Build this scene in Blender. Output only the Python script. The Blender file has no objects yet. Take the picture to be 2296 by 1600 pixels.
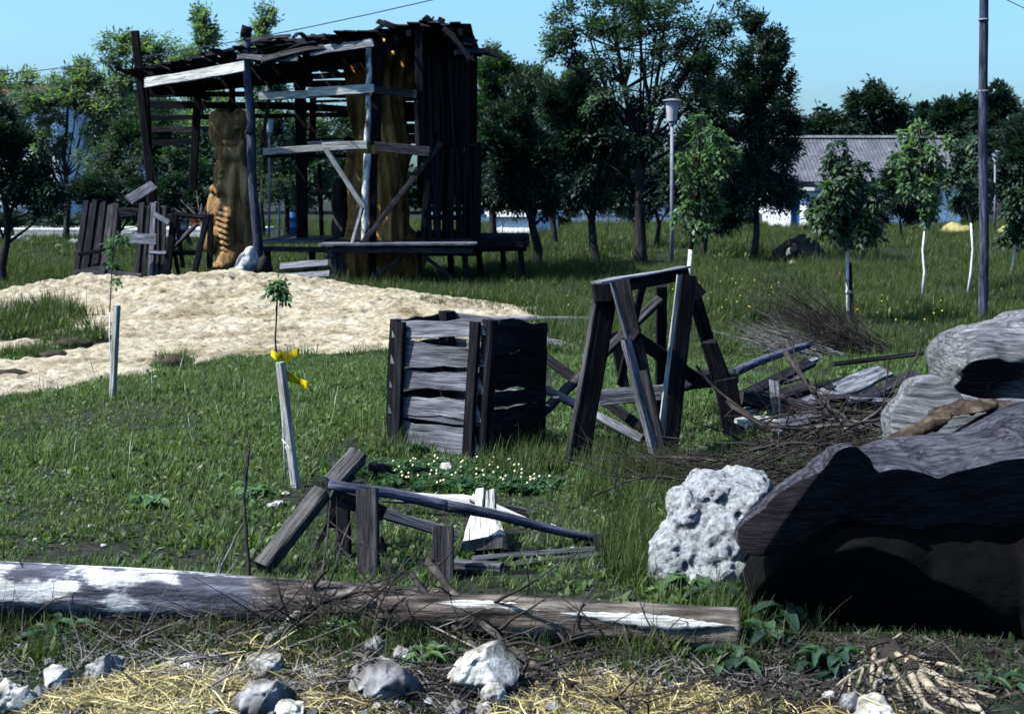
import bpy, bmesh, math, random
import numpy as np
from mathutils import Vector, Matrix, Euler

# ---------------------------------------------------------------- camera, sky, sun, exposure
sc = bpy.context.scene
COL = sc.collection
F = 3187.0; CX = 1147.5; CY = 800.0          # focal length and centre in units of a 2295 x 1600 frame
PITCH = math.radians(6.53); CAMZ = 1.6
cam_d = bpy.data.cameras.new('camera'); cam = bpy.data.objects.new('camera', cam_d); COL.objects.link(cam)
cam_d.sensor_width = 36.0; cam_d.lens = F/2295*36.0
cam.location = (0, 0, CAMZ); cam.rotation_euler = (math.pi/2-PITCH, 0, 0)
cam_d.clip_start = 0.05; cam_d.clip_end = 2000
cam_d.dof.use_dof = True; cam_d.dof.focus_distance = 8.0; cam_d.dof.aperture_fstop = 6.3
sc.camera = cam

SUN_DIR = Vector((-0.56, -0.15, 0.76)).normalized()     # towards the sun: left, high, a little behind the scene
SUN_EL = math.asin(SUN_DIR.z); SUN_AZ = math.atan2(SUN_DIR.x, SUN_DIR.y)
world = bpy.data.worlds.new('World'); sc.world = world; world.use_nodes = True
nt = world.node_tree; nt.nodes.clear()
sky = nt.nodes.new('ShaderNodeTexSky'); sky.sky_type = 'NISHITA'; sky.sun_disc = False
sky.sun_elevation = SUN_EL; sky.sun_rotation = SUN_AZ
sky.altitude = 100; sky.air_density = 1.0; sky.dust_density = 3.0; sky.ozone_density = 2.0
tint = nt.nodes.new('ShaderNodeMixRGB'); tint.blend_type = 'MULTIPLY'; tint.inputs[0].default_value = 1.0
tint.inputs[2].default_value = (0.76, 1.14, 1.40, 1)
bg = nt.nodes.new('ShaderNodeBackground'); bg.inputs[1].default_value = 0.076
wo = nt.nodes.new('ShaderNodeOutputWorld')
nt.links.new(sky.outputs[0], tint.inputs[1]); nt.links.new(tint.outputs[0], bg.inputs[0]); nt.links.new(bg.outputs[0], wo.inputs[0])
sun_d = bpy.data.lights.new('sun', 'SUN'); sun_d.energy = 5.0; sun_d.angle = math.radians(0.5); sun_d.color = (1.0, 0.97, 0.90)
sun = bpy.data.objects.new('sun', sun_d); COL.objects.link(sun)
sun.rotation_euler = (-SUN_DIR).to_track_quat('-Z', 'Y').to_euler()
vs = sc.view_settings; vs.view_transform = 'Standard'; vs.look = 'None'; vs.gamma = 1.0; vs.use_curve_mapping = False
vs.exposure = 1.4
sc.cycles.max_bounces = 5; sc.cycles.diffuse_bounces = 0; sc.cycles.glossy_bounces = 2
sc.cycles.transmission_bounces = 3; sc.cycles.transparent_max_bounces = 4
sc.cycles.use_denoising = False if False else True

# ---------------------------------------------------------------- helpers
R = random.Random(7)
NP = np.random.RandomState(11)
PI = math.pi
FWD = Vector((0, math.cos(PITCH), -math.sin(PITCH))); UP = Vector((0, math.sin(PITCH), math.cos(PITCH)))

def ray(u, v):
    return FWD*F + Vector((1, 0, 0))*(u-CX) + UP*(CY-v)
def P(u, v, Y):
    d = ray(u, v); return Vector((0, 0, CAMZ)) + d*(Y/d.y)

def _h(i, j, k, s):
    n = (i*374761393 + j*668265263 + k*2147483647 + s*144665) & 0xffffffff
    n = ((n ^ (n >> 13))*1274126177) & 0xffffffff
    n = ((n ^ (n >> 16))*2246822519) & 0xffffffff
    return ((n ^ (n >> 15)) & 0xffffff)/float(0xffffff)
def vn(p, s=0):
    p = np.asarray(p, dtype=np.float64)
    f = np.floor(p); i = f.astype(np.int64); t = p-f; t = t*t*(3-2*t)
    x, y, z = i[..., 0], i[..., 1], i[..., 2]; a, b, c = t[..., 0], t[..., 1], t[..., 2]
    def L(m, n, q): return m+(n-m)*q
    r0 = L(L(_h(x, y, z, s), _h(x+1, y, z, s), a), L(_h(x, y+1, z, s), _h(x+1, y+1, z, s), a), b)
    r1 = L(L(_h(x, y, z+1, s), _h(x+1, y, z+1, s), a), L(_h(x, y+1, z+1, s), _h(x+1, y+1, z+1, s), a), b)
    return L(r0, r1, c)*2-1
def fbm(p, o=4, s=0, g=0.5):
    p = np.asarray(p, dtype=np.float64); r = 0; a = 1.0; t = 0
    for k in range(o):
        r = r+a*vn(p*(2.03**k)+17.3*k, s+k); t += a; a *= g
    return r/t

def tag(o, label=None, cat=None, group=None, kind=None):
    if label: o['label'] = label
    if cat: o['category'] = cat
    if group: o['group'] = group
    if kind: o['kind'] = kind
    return o
def empty(name, loc, label, cat, group=None):
    o = bpy.data.objects.new(name, None); COL.objects.link(o); o.location = loc; o.empty_display_size = 0.1
    return tag(o, label, cat, group)
def mesh(name, V, Fc, m, smooth=False):
    me = bpy.data.meshes.new(name)
    V = np.asarray(V, dtype=np.float32).reshape(-1, 3)
    if isinstance(Fc, np.ndarray):
        n, k = Fc.shape
        me.vertices.add(len(V)); me.vertices.foreach_set('co', V.ravel())
        me.loops.add(n*k); me.loops.foreach_set('vertex_index', Fc.astype(np.int32).ravel())
        me.polygons.add(n); me.polygons.foreach_set('loop_start', np.arange(0, n*k, k, dtype=np.int32))
        me.update(calc_edges=True)
    else:
        me.from_pydata([tuple(map(float, v)) for v in V], [], Fc); me.update()
    if m: me.materials.append(m)
    if smooth: me.polygons.foreach_set('use_smooth', np.ones(len(me.polygons), dtype=bool))
    return me
def link(name, me, parent=None, M=None):
    o = bpy.data.objects.new(name, me); COL.objects.link(o)
    if M is None: M = Matrix.Identity(4)
    if parent is not None:
        o.parent = parent
        pl = parent.location if parent.parent is None else parent.location+parent.parent.location
        if parent.type == 'MESH': raise RuntimeError('use empties')
        M = Matrix.Translation(-pl) @ M
    o.matrix_local = M
    return o

# materials ------------------------------------------------------
def ramp(nt, cols, fac):
    r = nt.nodes.new('ShaderNodeValToRGB'); e = r.color_ramp.elements
    while len(e) > 1: e.remove(e[-1])
    for i, (p, c) in enumerate(cols):
        if i == 0: e[0].position = p; e[0].color = (*c, 1)
        else:
            k = e.new(p); k.color = (*c, 1)
    nt.links.new(fac, r.inputs[0]); return r
def newmat(name):
    m = bpy.data.materials.new(name); m.use_nodes = True; t = m.node_tree
    b = t.nodes['Principled BSDF']; b.inputs['Specular IOR Level'].default_value = 0.06; b.inputs['Roughness'].default_value = 0.85
    return m, t, b
def coords(t, scale=(1, 1, 1), rnd=True, kind='Object'):
    tc = t.nodes.new('ShaderNodeTexCoord'); mp = t.nodes.new('ShaderNodeMapping'); mp.inputs['Scale'].default_value = scale
    if rnd:
        oi = t.nodes.new('ShaderNodeObjectInfo'); ad = t.nodes.new('ShaderNodeVectorMath'); ad.operation = 'MULTIPLY_ADD'
        t.links.new(oi.outputs['Random'], ad.inputs[0]); ad.inputs[1].default_value = (37, 53, 71)
        t.links.new(tc.outputs[kind], ad.inputs[2]); t.links.new(ad.outputs[0], mp.inputs[0])
    else: t.links.new(tc.outputs[kind], mp.inputs[0])
    return mp.outputs[0]
def noise(t, vec, scale, detail=5, rough=0.6, dist=0.0):
    n = t.nodes.new('ShaderNodeTexNoise'); n.inputs['Scale'].default_value = scale; n.inputs['Detail'].default_value = detail
    n.inputs['Roughness'].default_value = rough; n.inputs['Distortion'].default_value = dist
    t.links.new(vec, n.inputs['Vector']); return n.outputs[0]
def mixc(t, mode, fac, a, b):
    x = t.nodes.new('ShaderNodeMixRGB'); x.blend_type = mode
    for i, q in ((0, fac), (1, a), (2, b)):
        if hasattr(q, 'node'): t.links.new(q, x.inputs[i])
        elif i == 0: x.inputs[0].default_value = q
        else: x.inputs[i].default_value = (*q, 1)
    return x.outputs[0]
def bump(t, b, h, strength=0.5, dist=0.01):
    n = t.nodes.new('ShaderNodeBump'); n.inputs['Strength'].default_value = strength; n.inputs['Distance'].default_value = dist
    t.links.new(h, n.inputs['Height']); t.links.new(n.outputs[0], b.inputs['Normal'])
def objvar(t, col, lo=0.7, hi=1.3):
    oi = t.nodes.new('ShaderNodeObjectInfo'); mr = t.nodes.new('ShaderNodeMapRange')
    mr.inputs['To Min'].default_value = lo; mr.inputs['To Max'].default_value = hi
    t.links.new(oi.outputs['Random'], mr.inputs[0])
    vm = t.nodes.new('ShaderNodeVectorMath'); vm.operation = 'SCALE'
    t.links.new(col, vm.inputs[0]); t.links.new(mr.outputs[0], vm.inputs['Scale']); return vm.outputs[0]
def kc(c, k): return tuple(x*k for x in c)
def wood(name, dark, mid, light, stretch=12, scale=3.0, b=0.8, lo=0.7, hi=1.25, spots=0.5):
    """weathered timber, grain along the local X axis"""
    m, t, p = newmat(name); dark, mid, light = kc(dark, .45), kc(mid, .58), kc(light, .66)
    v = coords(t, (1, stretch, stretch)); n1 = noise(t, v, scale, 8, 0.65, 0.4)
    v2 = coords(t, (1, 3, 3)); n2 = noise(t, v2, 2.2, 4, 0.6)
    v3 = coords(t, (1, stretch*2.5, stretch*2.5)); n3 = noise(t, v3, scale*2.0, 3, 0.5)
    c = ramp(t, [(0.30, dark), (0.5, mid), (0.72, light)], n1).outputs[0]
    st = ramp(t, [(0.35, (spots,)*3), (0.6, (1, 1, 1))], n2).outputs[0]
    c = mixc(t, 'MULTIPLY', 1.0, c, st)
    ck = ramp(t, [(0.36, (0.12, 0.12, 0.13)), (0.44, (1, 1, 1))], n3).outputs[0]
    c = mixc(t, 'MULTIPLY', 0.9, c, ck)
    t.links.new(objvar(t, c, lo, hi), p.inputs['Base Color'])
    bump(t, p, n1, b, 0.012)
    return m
def plainnoise(name, cols, scale=5, bstr=0.5, bdist=0.02, detail=6, rough=0.6, rn=0.85, scl=(1, 1, 1), fine=None, kk=.62):
    m, t, p = newmat(name); v = coords(t, scl); n = noise(t, v, scale, detail, rough); cols = [(q, kc(c, kk)) for q, c in cols]
    c = ramp(t, cols, n).outputs[0]
    if fine:
        n2 = noise(t, v, fine, 4, 0.6); c = mixc(t, 'MULTIPLY', 0.8, c, ramp(t, [(0.35, (0.45,)*3), (0.6, (1.1,)*3)], n2).outputs[0])
    t.links.new(c, p.inputs['Base Color']); p.inputs['Roughness'].default_value = rn
    if bstr: bump(t, p, n, bstr, bdist)
    return m
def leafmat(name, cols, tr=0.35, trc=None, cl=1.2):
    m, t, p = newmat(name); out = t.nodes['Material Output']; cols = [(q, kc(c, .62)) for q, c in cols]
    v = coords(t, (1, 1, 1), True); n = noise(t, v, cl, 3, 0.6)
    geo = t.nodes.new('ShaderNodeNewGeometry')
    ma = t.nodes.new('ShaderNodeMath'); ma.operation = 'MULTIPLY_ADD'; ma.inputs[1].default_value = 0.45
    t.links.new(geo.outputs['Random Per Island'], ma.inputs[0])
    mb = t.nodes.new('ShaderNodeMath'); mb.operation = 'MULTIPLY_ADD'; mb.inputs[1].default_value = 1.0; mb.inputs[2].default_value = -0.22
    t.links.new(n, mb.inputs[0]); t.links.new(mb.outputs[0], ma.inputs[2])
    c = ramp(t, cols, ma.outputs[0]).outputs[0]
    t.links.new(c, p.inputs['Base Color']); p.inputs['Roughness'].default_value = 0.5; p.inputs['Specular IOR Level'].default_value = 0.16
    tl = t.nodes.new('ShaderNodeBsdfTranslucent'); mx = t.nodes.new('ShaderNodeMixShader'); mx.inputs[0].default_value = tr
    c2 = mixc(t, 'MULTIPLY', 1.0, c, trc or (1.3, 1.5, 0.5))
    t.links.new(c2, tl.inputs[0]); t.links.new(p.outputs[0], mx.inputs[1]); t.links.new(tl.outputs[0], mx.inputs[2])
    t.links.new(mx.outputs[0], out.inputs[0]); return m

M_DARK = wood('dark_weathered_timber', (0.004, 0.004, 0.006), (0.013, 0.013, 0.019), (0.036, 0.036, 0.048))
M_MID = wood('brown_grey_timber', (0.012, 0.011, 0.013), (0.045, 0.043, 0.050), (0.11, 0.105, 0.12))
M_GREY = wood('silver_grey_timber', (0.05, 0.05, 0.065), (0.18, 0.185, 0.22), (0.36, 0.37, 0.42), spots=0.6)
M_PALE = wood('pale_bleached_timber', (0.25, 0.24, 0.22), (0.52, 0.52, 0.51), (0.72, 0.73, 0.74), spots=0.75)
M_POLE = wood('debarked_pole_wood', (0.025, 0.027, 0.045), (0.09, 0.10, 0.16), (0.22, 0.24, 0.33), stretch=8)
M_BIRCH = plainnoise('patchy_white_bark', [(0.38, (0.03, 0.03, 0.04)), (0.46, (0.35, 0.36, 0.38)), (0.6, (0.75, 0.76, 0.76))], 9, 0.3, 0.01, scl=(0.6, 1, 1))
M_LIME = plainnoise('limewashed_bark', [(0.3, (0.25, 0.26, 0.26)), (0.45, (0.72, 0.74, 0.74))], 9, 0.3, 0.01, scl=(0.6, 1, 1))
M_BARK = plainnoise('tree_bark', [(0.3, (0.008, 0.008, 0.010)), (0.55, (0.03, 0.028, 0.03)), (0.75, (0.08, 0.075, 0.075))], 7, 0.8, 0.03, scl=(1, 1, 0.25))
M_TWIG = plainnoise('dry_twig_bark', [(0.3, (0.015, 0.012, 0.012)), (0.55, (0.05, 0.042, 0.042)), (0.75, (0.18, 0.16, 0.15))], 8, 0.3, 0.01)
M_TWIGP = plainnoise('grey_bleached_twig', [(0.3, (0.08, 0.07, 0.07)), (0.55, (0.24, 0.22, 0.22)), (0.75, (0.45, 0.43, 0.42))], 8, 0.3, 0.01)
M_ROOT = plainnoise('pale_peeled_root', [(0.3, (0.10, 0.08, 0.065)), (0.5, (0.30, 0.26, 0.20)), (0.7, (0.52, 0.46, 0.37))], 9, 0.3, 0.01)
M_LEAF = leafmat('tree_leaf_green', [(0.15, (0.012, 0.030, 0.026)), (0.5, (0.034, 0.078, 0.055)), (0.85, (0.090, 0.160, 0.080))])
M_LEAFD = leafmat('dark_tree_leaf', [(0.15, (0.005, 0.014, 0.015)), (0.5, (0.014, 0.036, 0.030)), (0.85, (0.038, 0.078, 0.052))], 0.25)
M_LEAFB = leafmat('pale_sapling_leaf', [(0.15, (0.03, 0.08, 0.035)), (0.5, (0.08, 0.17, 0.075)), (0.85, (0.18, 0.30, 0.15))], 0.4)
M_LEAFY = leafmat('hazy_yellow_green_leaf', [(0.15, (0.05, 0.10, 0.085)), (0.5, (0.11, 0.19, 0.15)), (0.85, (0.24, 0.33, 0.18))], 0.5)
M_GRASS = leafmat('lawn_grass', [(0.1, (0.020, 0.038, 0.017)), (0.45, (0.074, 0.130, 0.046)), (0.8, (0.175, 0.255, 0.098)), (0.98, (0.40, 0.46, 0.28))], 0.35, cl=0.6)
M_MEADOW = leafmat('meadow_grass', [(0.1, (0.010, 0.024, 0.010)), (0.45, (0.044, 0.074, 0.024)), (0.8, (0.112, 0.140, 0.044)), (0.98, (0.24, 0.24, 0.11))], 0.35, cl=0.35)
M_STRAW = leafmat('dry_yellow_straw', [(0.1, (0.12, 0.085, 0.03)), (0.5, (0.52, 0.42, 0.18)), (0.85, (0.95, 0.86, 0.50))], 0.2, (1, 1, 0.8))
M_METALW = plainnoise('white_enamel', [(0.3, (0.55, 0.58, 0.66)), (0.7, (0.75, 0.77, 0.82))], 4, 0.05, 0.003, rn=0.5, kk=.42)
M_METALG = plainnoise('grey_painted_steel', [(0.3, (0.16, 0.18, 0.24)), (0.7, (0.28, 0.30, 0.36))], 6, 0.05, 0.003, rn=0.5)
M_YEL = plainnoise('yellow_ribbon_cloth', [(0.3, (0.55, 0.42, 0.01)), (0.7, (0.85, 0.68, 0.02))], 30, 0.3, 0.004)
M_RED = plainnoise('red_cloth', [(0.3, (0.6, 0.03, 0.02)), (0.7, (0.8, 0.06, 0.04))], 12, 0.3, 0.01)
M_BLUE = plainnoise('blue_painted_metal', [(0.3, (0.03, 0.10, 0.30)), (0.7, (0.06, 0.18, 0.45))], 4, 0.1, 0.01, rn=0.5)
M_WHITEW = plainnoise('whitewashed_render', [(0.3, (0.60, 0.64, 0.72)), (0.6, (0.78, 0.81, 0.86))], 1.2, 0.2, 0.01, fine=9, kk=1)
M_GREYW = plainnoise('blue_grey_shade_render', [(0.3, (0.50, 0.54, 0.62)), (0.6, (0.64, 0.67, 0.74))], 1.2, 0.2, 0.01, kk=1)  # darker bluish copy of the whitewash for shaded walls, plain on roofs
M_BROWNR = plainnoise('dark_red_roofing', [(0.3, (0.05, 0.025, 0.03)), (0.6, (0.10, 0.05, 0.055))], 3, 0.3, 0.02)
M_CONC = plainnoise('pale_concrete', [(0.3, (0.45, 0.46, 0.47)), (0.6, (0.70, 0.71, 0.72))], 1.5, 0.3, 0.02, fine=12)
M_WINDOW = plainnoise('dark_window_glass', [(0.3, (0.02, 0.03, 0.05)), (0.7, (0.05, 0.07, 0.10))], 2, 0, 0, rn=0.1)
M_WIRE = plainnoise('black_cable', [(0.3, (0.03, 0.04, 0.06)), (0.7, (0.04, 0.05, 0.08))], 2, 0, 0)

# ground ---------------------------------------------------------
def gz(x, y):
    x = np.asarray(x, float); y = np.asarray(y, float)
    p = np.stack([x*0.45, y*0.45, 0*x], -1)
    return 0.035*fbm(p, 3, 5)*np.clip((y-2)/4, 0.2, 1)
def G(u, v):
    d = ray(u, v); z = 0.0
    for _ in range(6):
        t = (z-CAMZ)/d.z; z = float(surf(d.x*t, d.y*t))
    return Vector((d.x*t, d.y*t, z))
def Yof(v): return -CAMZ/ray(CX, v).z*ray(CX, v).y
# the sand mound: crest line (pixel of the photograph -> world) and front edge
crest_px = [(-300, 720, 20.5), (-100, 690, 20.7), (0, 657, 21), (100, 633, 21), (200, 621, 21), (330, 625, 21), (420, 615, 21), (520, 611, 21), (620, 618, 21), (700, 630, 21), (800, 645, 20.8), (900, 655, 20.4), (1000, 672, 19.8), (1100, 692, 19), (1200, 716, 18.3)]
cw = [P(*c) for c in crest_px]
cx_ = np.array([p.x for p in cw]); cy_ = np.array([p.y for p in cw]); cz_ = np.array([max(p.z, 0.0) for p in cw])
front_px = [(-200, 905), (0, 893), (100, 880), (170, 870), (230, 850), (330, 832), (420, 812), (520, 800), (620, 796), (760, 797), (880, 790), (1000, 778), (1120, 775), (1240, 775), (1300, 790)]
fw = [P(u, v, Yof(v)) for u, v in front_px]
fx_ = np.array([p.x for p in fw]); fy_ = np.array([p.y for p in fw])
XR = 0.40
def sst(a, b, x):
    t = np.clip((x-a)/(b-a), 0, 1); return t*t*(3-2*t)
def mound(x, y):
    yc = np.interp(x, cx_, cy_); zc = np.interp(x, cx_, cz_)
    return zc*np.where(y < yc, 1-sst(0, 5.5, yc-y), 1-sst(0, 2.6, y-yc))
def sandmask(x, y):
    """signed distance-like: > 0 on the sand"""
    yf = np.interp(x, fx_, fy_); yb = np.interp(x, cx_, cy_)+2.3
    n = fbm(np.stack([x*0.9, y*0.6, 0*x], -1), 4, 21)
    d = np.minimum(y-yf, yb-y)+n*1.5
    d = np.minimum(d, (XR-x)*2.0+n*1.2)
    for gx, gy, rx, ry in patches:
        q = np.sqrt(((x-gx)/rx)**2+((y-gy)/ry)**2)+n*0.5
        d = np.minimum(d, (q-1)*0.8)
    return d
patches = []
for (u, v, ru, dv) in [(40, 738, 130, 26), (165, 768, 60, 14), (60, 790, 70, 10), (385, 812, 40, 16), (1100, 640, 1, 1)]:
    g = P(u, v, Yof(v)); patches.append((g.x, g.y, ru*g.y/F, (Yof(v-dv)-Yof(v+dv))/2))
def surf(x, y): return gz(x, y)+mound(np.asarray(x, float), np.asarray(y, float))
def PG(u, v, Y, lift=.004):
    """like P, but never below the ground"""
    p = P(u, v, Y)
    if p.z < lift+.01: p = P(u, v, min(Y, Yof(v)*.995)); p.z = max(p.z, lift)
    return p

def grid_mesh(name, X, Y, Z, m, smooth=True):
    ny, nx = X.shape; V = np.stack([X, Y, Z], -1).reshape(-1, 3)
    i = np.arange(ny*nx).reshape(ny, nx)
    Fc = np.stack([i[:-1, :-1], i[:-1, 1:], i[1:, 1:], i[1:, :-1]], -1).reshape(-1, 4)
    return mesh(name, V, Fc, m, smooth)

def ground_mat():
    m, t, p = newmat('grassy_earth')
    v = coords(t, (1, 1, 1), False); n = noise(t, v, 0.8, 8, 0.65); n2 = noise(t, v, 22, 8, 0.75)
    c = ramp(t, [(0.38, (0.028, 0.025, 0.024)), (0.50, (0.015, 0.018, 0.014)), (0.64, (0.014, 0.026, 0.014)), (0.8, (0.022, 0.034, 0.018))], n).outputs[0]
    c = mixc(t, 'MULTIPLY', 0.8, c, ramp(t, [(0.36, (0.12, 0.12, 0.12)), (0.5, (.8, .8, .8)), (0.66, (2.4, 2.3, 2.2))], n2).outputs[0])
    t.links.new(c, p.inputs['Base Color']); bump(t, p, n2, 0.8, 0.03); return m
M_GROUND = ground_mat()
s = np.linspace(-1, 1, 261); xs = np.sinh(s*4.2)/np.sinh(4.2)*500
ys = np.concatenate([np.linspace(-40, 2, 12)[:-1], np.linspace(2, 34, 210)[:-1], 34*(900/34)**np.linspace(0, 1, 70)])
X, Y = np.meshgrid(xs, ys); Z = gz(X, Y)
Z = Z-0.10*(sandmask(X, Y) > 0.25)
o = link('ground', grid_mesh('ground', X, Y, Z, M_GROUND)); tag(o, kind='structure')

def sand_mat():
    m, t, p = newmat('pale_lumpy_sand')
    v = coords(t, (1, 1, 1), False); n = noise(t, v, 2.5, 8, 0.7); n2 = noise(t, v, 16, 6, 0.75); n3 = noise(t, v, 0.9, 8, 0.7)
    c = ramp(t, [(0.30, (0.15, 0.115, 0.075)), (0.42, (0.29, 0.255, 0.185)), (0.62, (0.42, 0.385, 0.32))], n).outputs[0]
    c = mixc(t, 'MULTIPLY', 0.85, c, ramp(t, [(0.36, (0.16, 0.13, 0.09)), (0.44, (0.8, 0.77, 0.7)), (0.6, (1.1, 1.1, 1.1))], n2).outputs[0])
    c = mixc(t, 'MULTIPLY', 0.8, c, ramp(t, [(0.36, (0.42, 0.37, 0.30)), (0.47, (.85, .83, .8)), (0.56, (1, 1, 1))], n3).outputs[0])
    t.links.new(c, p.inputs['Base Color']); bump(t, p, n2, 1.0, 0.05); return m
xs = np.linspace(-9.6, 1.9, 420); ys = np.linspace(10.6, 23.8, 460)
X, Y = np.meshgrid(xs, ys); sd = sandmask(X, Y)
q = np.stack([X, Y, 0*X], -1)
l1 = fbm(q*2.2, 3, 31); l2 = fbm(q*6.5, 3, 37); l3 = vn(q*13, 41)
hi = sst(0.02, 0.35, mound(X, Y))
lump = (0.03+0.03*hi)*l1+(0.016+0.030*hi)*l2+0.026*l3-0.06*sst(0.35, 0.6, -l2)*(.4+hi)
Z = surf(X, Y)+np.clip(sd, -1, 1)*0.10*(sd < 0)+0.03*sst(0, 0.6, sd)+lump*sst(-0.05, 0.5, sd)-0.012
Z = np.where(sd < -0.2, gz(X, Y)-0.3, Z)
o = link('sand_mound', grid_mesh('sand_mound', X, Y, Z, sand_mat())); tag(o, kind='structure')

# timber ---------------------------------------------------------
def frame(p0, p1, n):
    X = (p1-p0); L = X.length; X = X/L; n = Vector(n)
    Yv = n.cross(X)
    if Yv.length < 1e-4: Yv = Vector((0, 1, 0.1)).cross(X)
    Yv.normalize(); Zv = X.cross(Yv)
    M = Matrix(((X.x, Yv.x, Zv.x, p0.x), (X.y, Yv.y, Zv.y, p0.y), (X.z, Yv.z, Zv.z, p0.z), (0, 0, 0, 1)))
    return M, L
def boardmesh(L, w, th, m, wane=0.0, seg=4, bow=0.0, ragged=0.0, w2=None):
    V = []; Fc = []; c = min(w, th)*0.12
    if w2 is None: w2 = w
    k1, k2 = R.uniform(0, 50), R.uniform(0, 50)
    for i in range(seg+1):
        t = i/seg; ww = w+(w2-w)*t
        a = ww/2*(1+wane*(math.sin(k1+t*5.1)*0.5+R.uniform(-.5, .5))); b = ww/2*(1+wane*(math.sin(k2+t*6.3)*0.5+R.uniform(-.5, .5)))
        z = th/2; o = bow*math.sin(t*PI)
        base = [(-a, -z+c), (-a+c, -z), (b-c, -z), (b, -z+c), (b, z-c), (b-c, z), (-a+c, z), (-a, z-c)]
        for j, (y, zz) in enumerate(base):
            x = t*L
            if i == 0: x -= R.uniform(0, ragged)+0.15*ragged*math.sin(j)
            if i == seg: x += R.uniform(0, ragged)
            V.append((x, y+(R.uniform(-.5, .5)*th*0.06), zz+o))
    for i in range(seg):
        for j in range(8):
            a0 = i*8+j; a1 = i*8+(j+1) % 8
            Fc.append((a0, a1, a1+8, a0+8))
    Fc.append(tuple(range(7, -1, -1))); Fc.append(tuple(seg*8+j for j in range(8)))
    me = mesh('board', V, Fc, m)
    return me
def board(par, name, p0, p1, w, th, m, n=(0, -1, 0), **k):
    p0 = Vector(p0); p1 = Vector(p1); M, L = frame(p0, p1, n)
    return link(name, boardmesh(L, w, th, m, **k), par, M)
def bpx(par, name, a, b, wpx, th, m, n=(0, -1, 0), **k):
    """board between two points given as (u, v, Y); width in frame units"""
    Ym = (a[2]+b[2])/2
    return board(par, name, P(*a), P(*b), wpx*Ym/F, th, m, n, **k)
def tubemesh(pts, rad, m, seg=8, rough=0.0, cap=True, name='tube', rel=None, flute=0, flamp=0):
    """a tube along points; vertices relative to rel"""
    pts = [Vector(p) for p in pts]; n = len(pts)
    if not hasattr(rad, '__len__'): rad = [rad]*n
    V = []; Fc = []
    T = []
    for i in range(n):
        d = pts[min(i+1, n-1)]-pts[max(i-1, 0)]; T.append(d.normalized() if d.length > 0 else Vector((0, 0, 1)))
    a = T[0].orthogonal().normalized()
    ph = R.uniform(0, 6)
    for i in range(n):
        a = (a-T[i]*a.dot(T[i])).normalized(); b = T[i].cross(a)
        for j in range(seg):
            th = 2*PI*j/seg; r = rad[i]*(1+R.uniform(-rough, rough)+(flamp*math.sin(flute*th+ph) if flute else 0))
            V.append(pts[i]+(a*math.cos(th)+b*math.sin(th))*r)
    for i in range(n-1):
        for j in range(seg):
            p, q = i*seg+j, i*seg+(j+1) % seg
            Fc.append((p, q, q+seg, p+seg))
    if cap:
        Fc.append(tuple(range(seg-1, -1, -1))); Fc.append(tuple((n-1)*seg+j for j in range(seg)))
    rel = Vector(rel) if rel is not None else Vector((0, 0, 0))
    return mesh(name, [v-rel for v in V], Fc, m, True)
def pole(par, name, p0, p1, r0, r1, m, seg=10, bend=0.02, n=8, rough=0.06):
    """round pole with its own local X along the axis"""
    p0 = Vector(p0); p1 = Vector(p1); M, L = frame(p0, p1, (0, -1, 0.01))
    k = R.uniform(0, 9); pts = [Vector((L*i/n, bend*math.sin(k+i*0.9), bend*math.cos(k+i*0.7))) for i in range(n+1)]
    rr = [r0+(r1-r0)*i/n for i in range(n+1)]
    return link(name, tubemesh(pts, rr, m, seg, rough), par, M)
class Multi:
    """collects many tubes or quads into one mesh"""
    def __init__(s): s.V = []; s.F = []
    def tube(s, pts, rad, seg=5):
        pts = [Vector(p) for p in pts]; n = len(pts)
        if not hasattr(rad, '__len__'): rad = [rad*(1-0.6*i/(n-1)) for i in range(n)]
        b0 = len(s.V); a = None
        for i in range(n):
            T = (pts[min(i+1, n-1)]-pts[max(i-1, 0)]).normalized()
            if a is None: a = T.orthogonal().normalized()
            a = (a-T*a.dot(T)).normalized(); b = T.cross(a)
            for j in range(seg):
                th = 2*PI*j/seg; s.V.append(pts[i]+(a*math.cos(th)+b*math.sin(th))*rad[i])
        for i in range(n-1):
            for j in range(seg):
                p, q = b0+i*seg+j, b0+i*seg+(j+1) % seg; s.F.append((p, q, q+seg, p+seg))
    def branch(s, p, d, L, r, depth=2, kink=0.25, seg=5, droop=0.0, nsub=4):
        d = Vector(d).normalized(); pts = [Vector(p)]; n = 6; dd = d.copy()
        for i in range(n):
            dd = (dd+Vector((R.uniform(-1, 1), R.uniform(-1, 1), R.uniform(-1, 1)))*kink*0.5+Vector((0, 0, -droop))).normalized()
            pts.append(pts[-1]+dd*L/n)
        s.tube(pts, [r*(1-0.75*i/n) for i in range(n+1)], seg)
        if depth > 0:
            for k in range(nsub):
                i = R.randint(1, n-1); q = pts[i]; t = (pts[i+1]-pts[i]).normalized()
                o = Vector((R.uniform(-1, 1), R.uniform(-1, 1), R.uniform(-.6, 1))).normalized()
                s.branch(q, t*0.8+o*0.7, L*R.uniform(.3, .55)*(1-0.4*i/n), r*(1-0.75*i/n)*0.6, depth-1, kink, max(3, seg-1), droop, nsub)
    def build(s, name, m, rel=(0, 0, 0), par=None, smooth=True):
        rel = Vector(rel); me = mesh(name, [Vector(v)-rel for v in s.V], s.F, m, smooth)
        return link(name, me, par, Matrix.Translation(rel))

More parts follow.
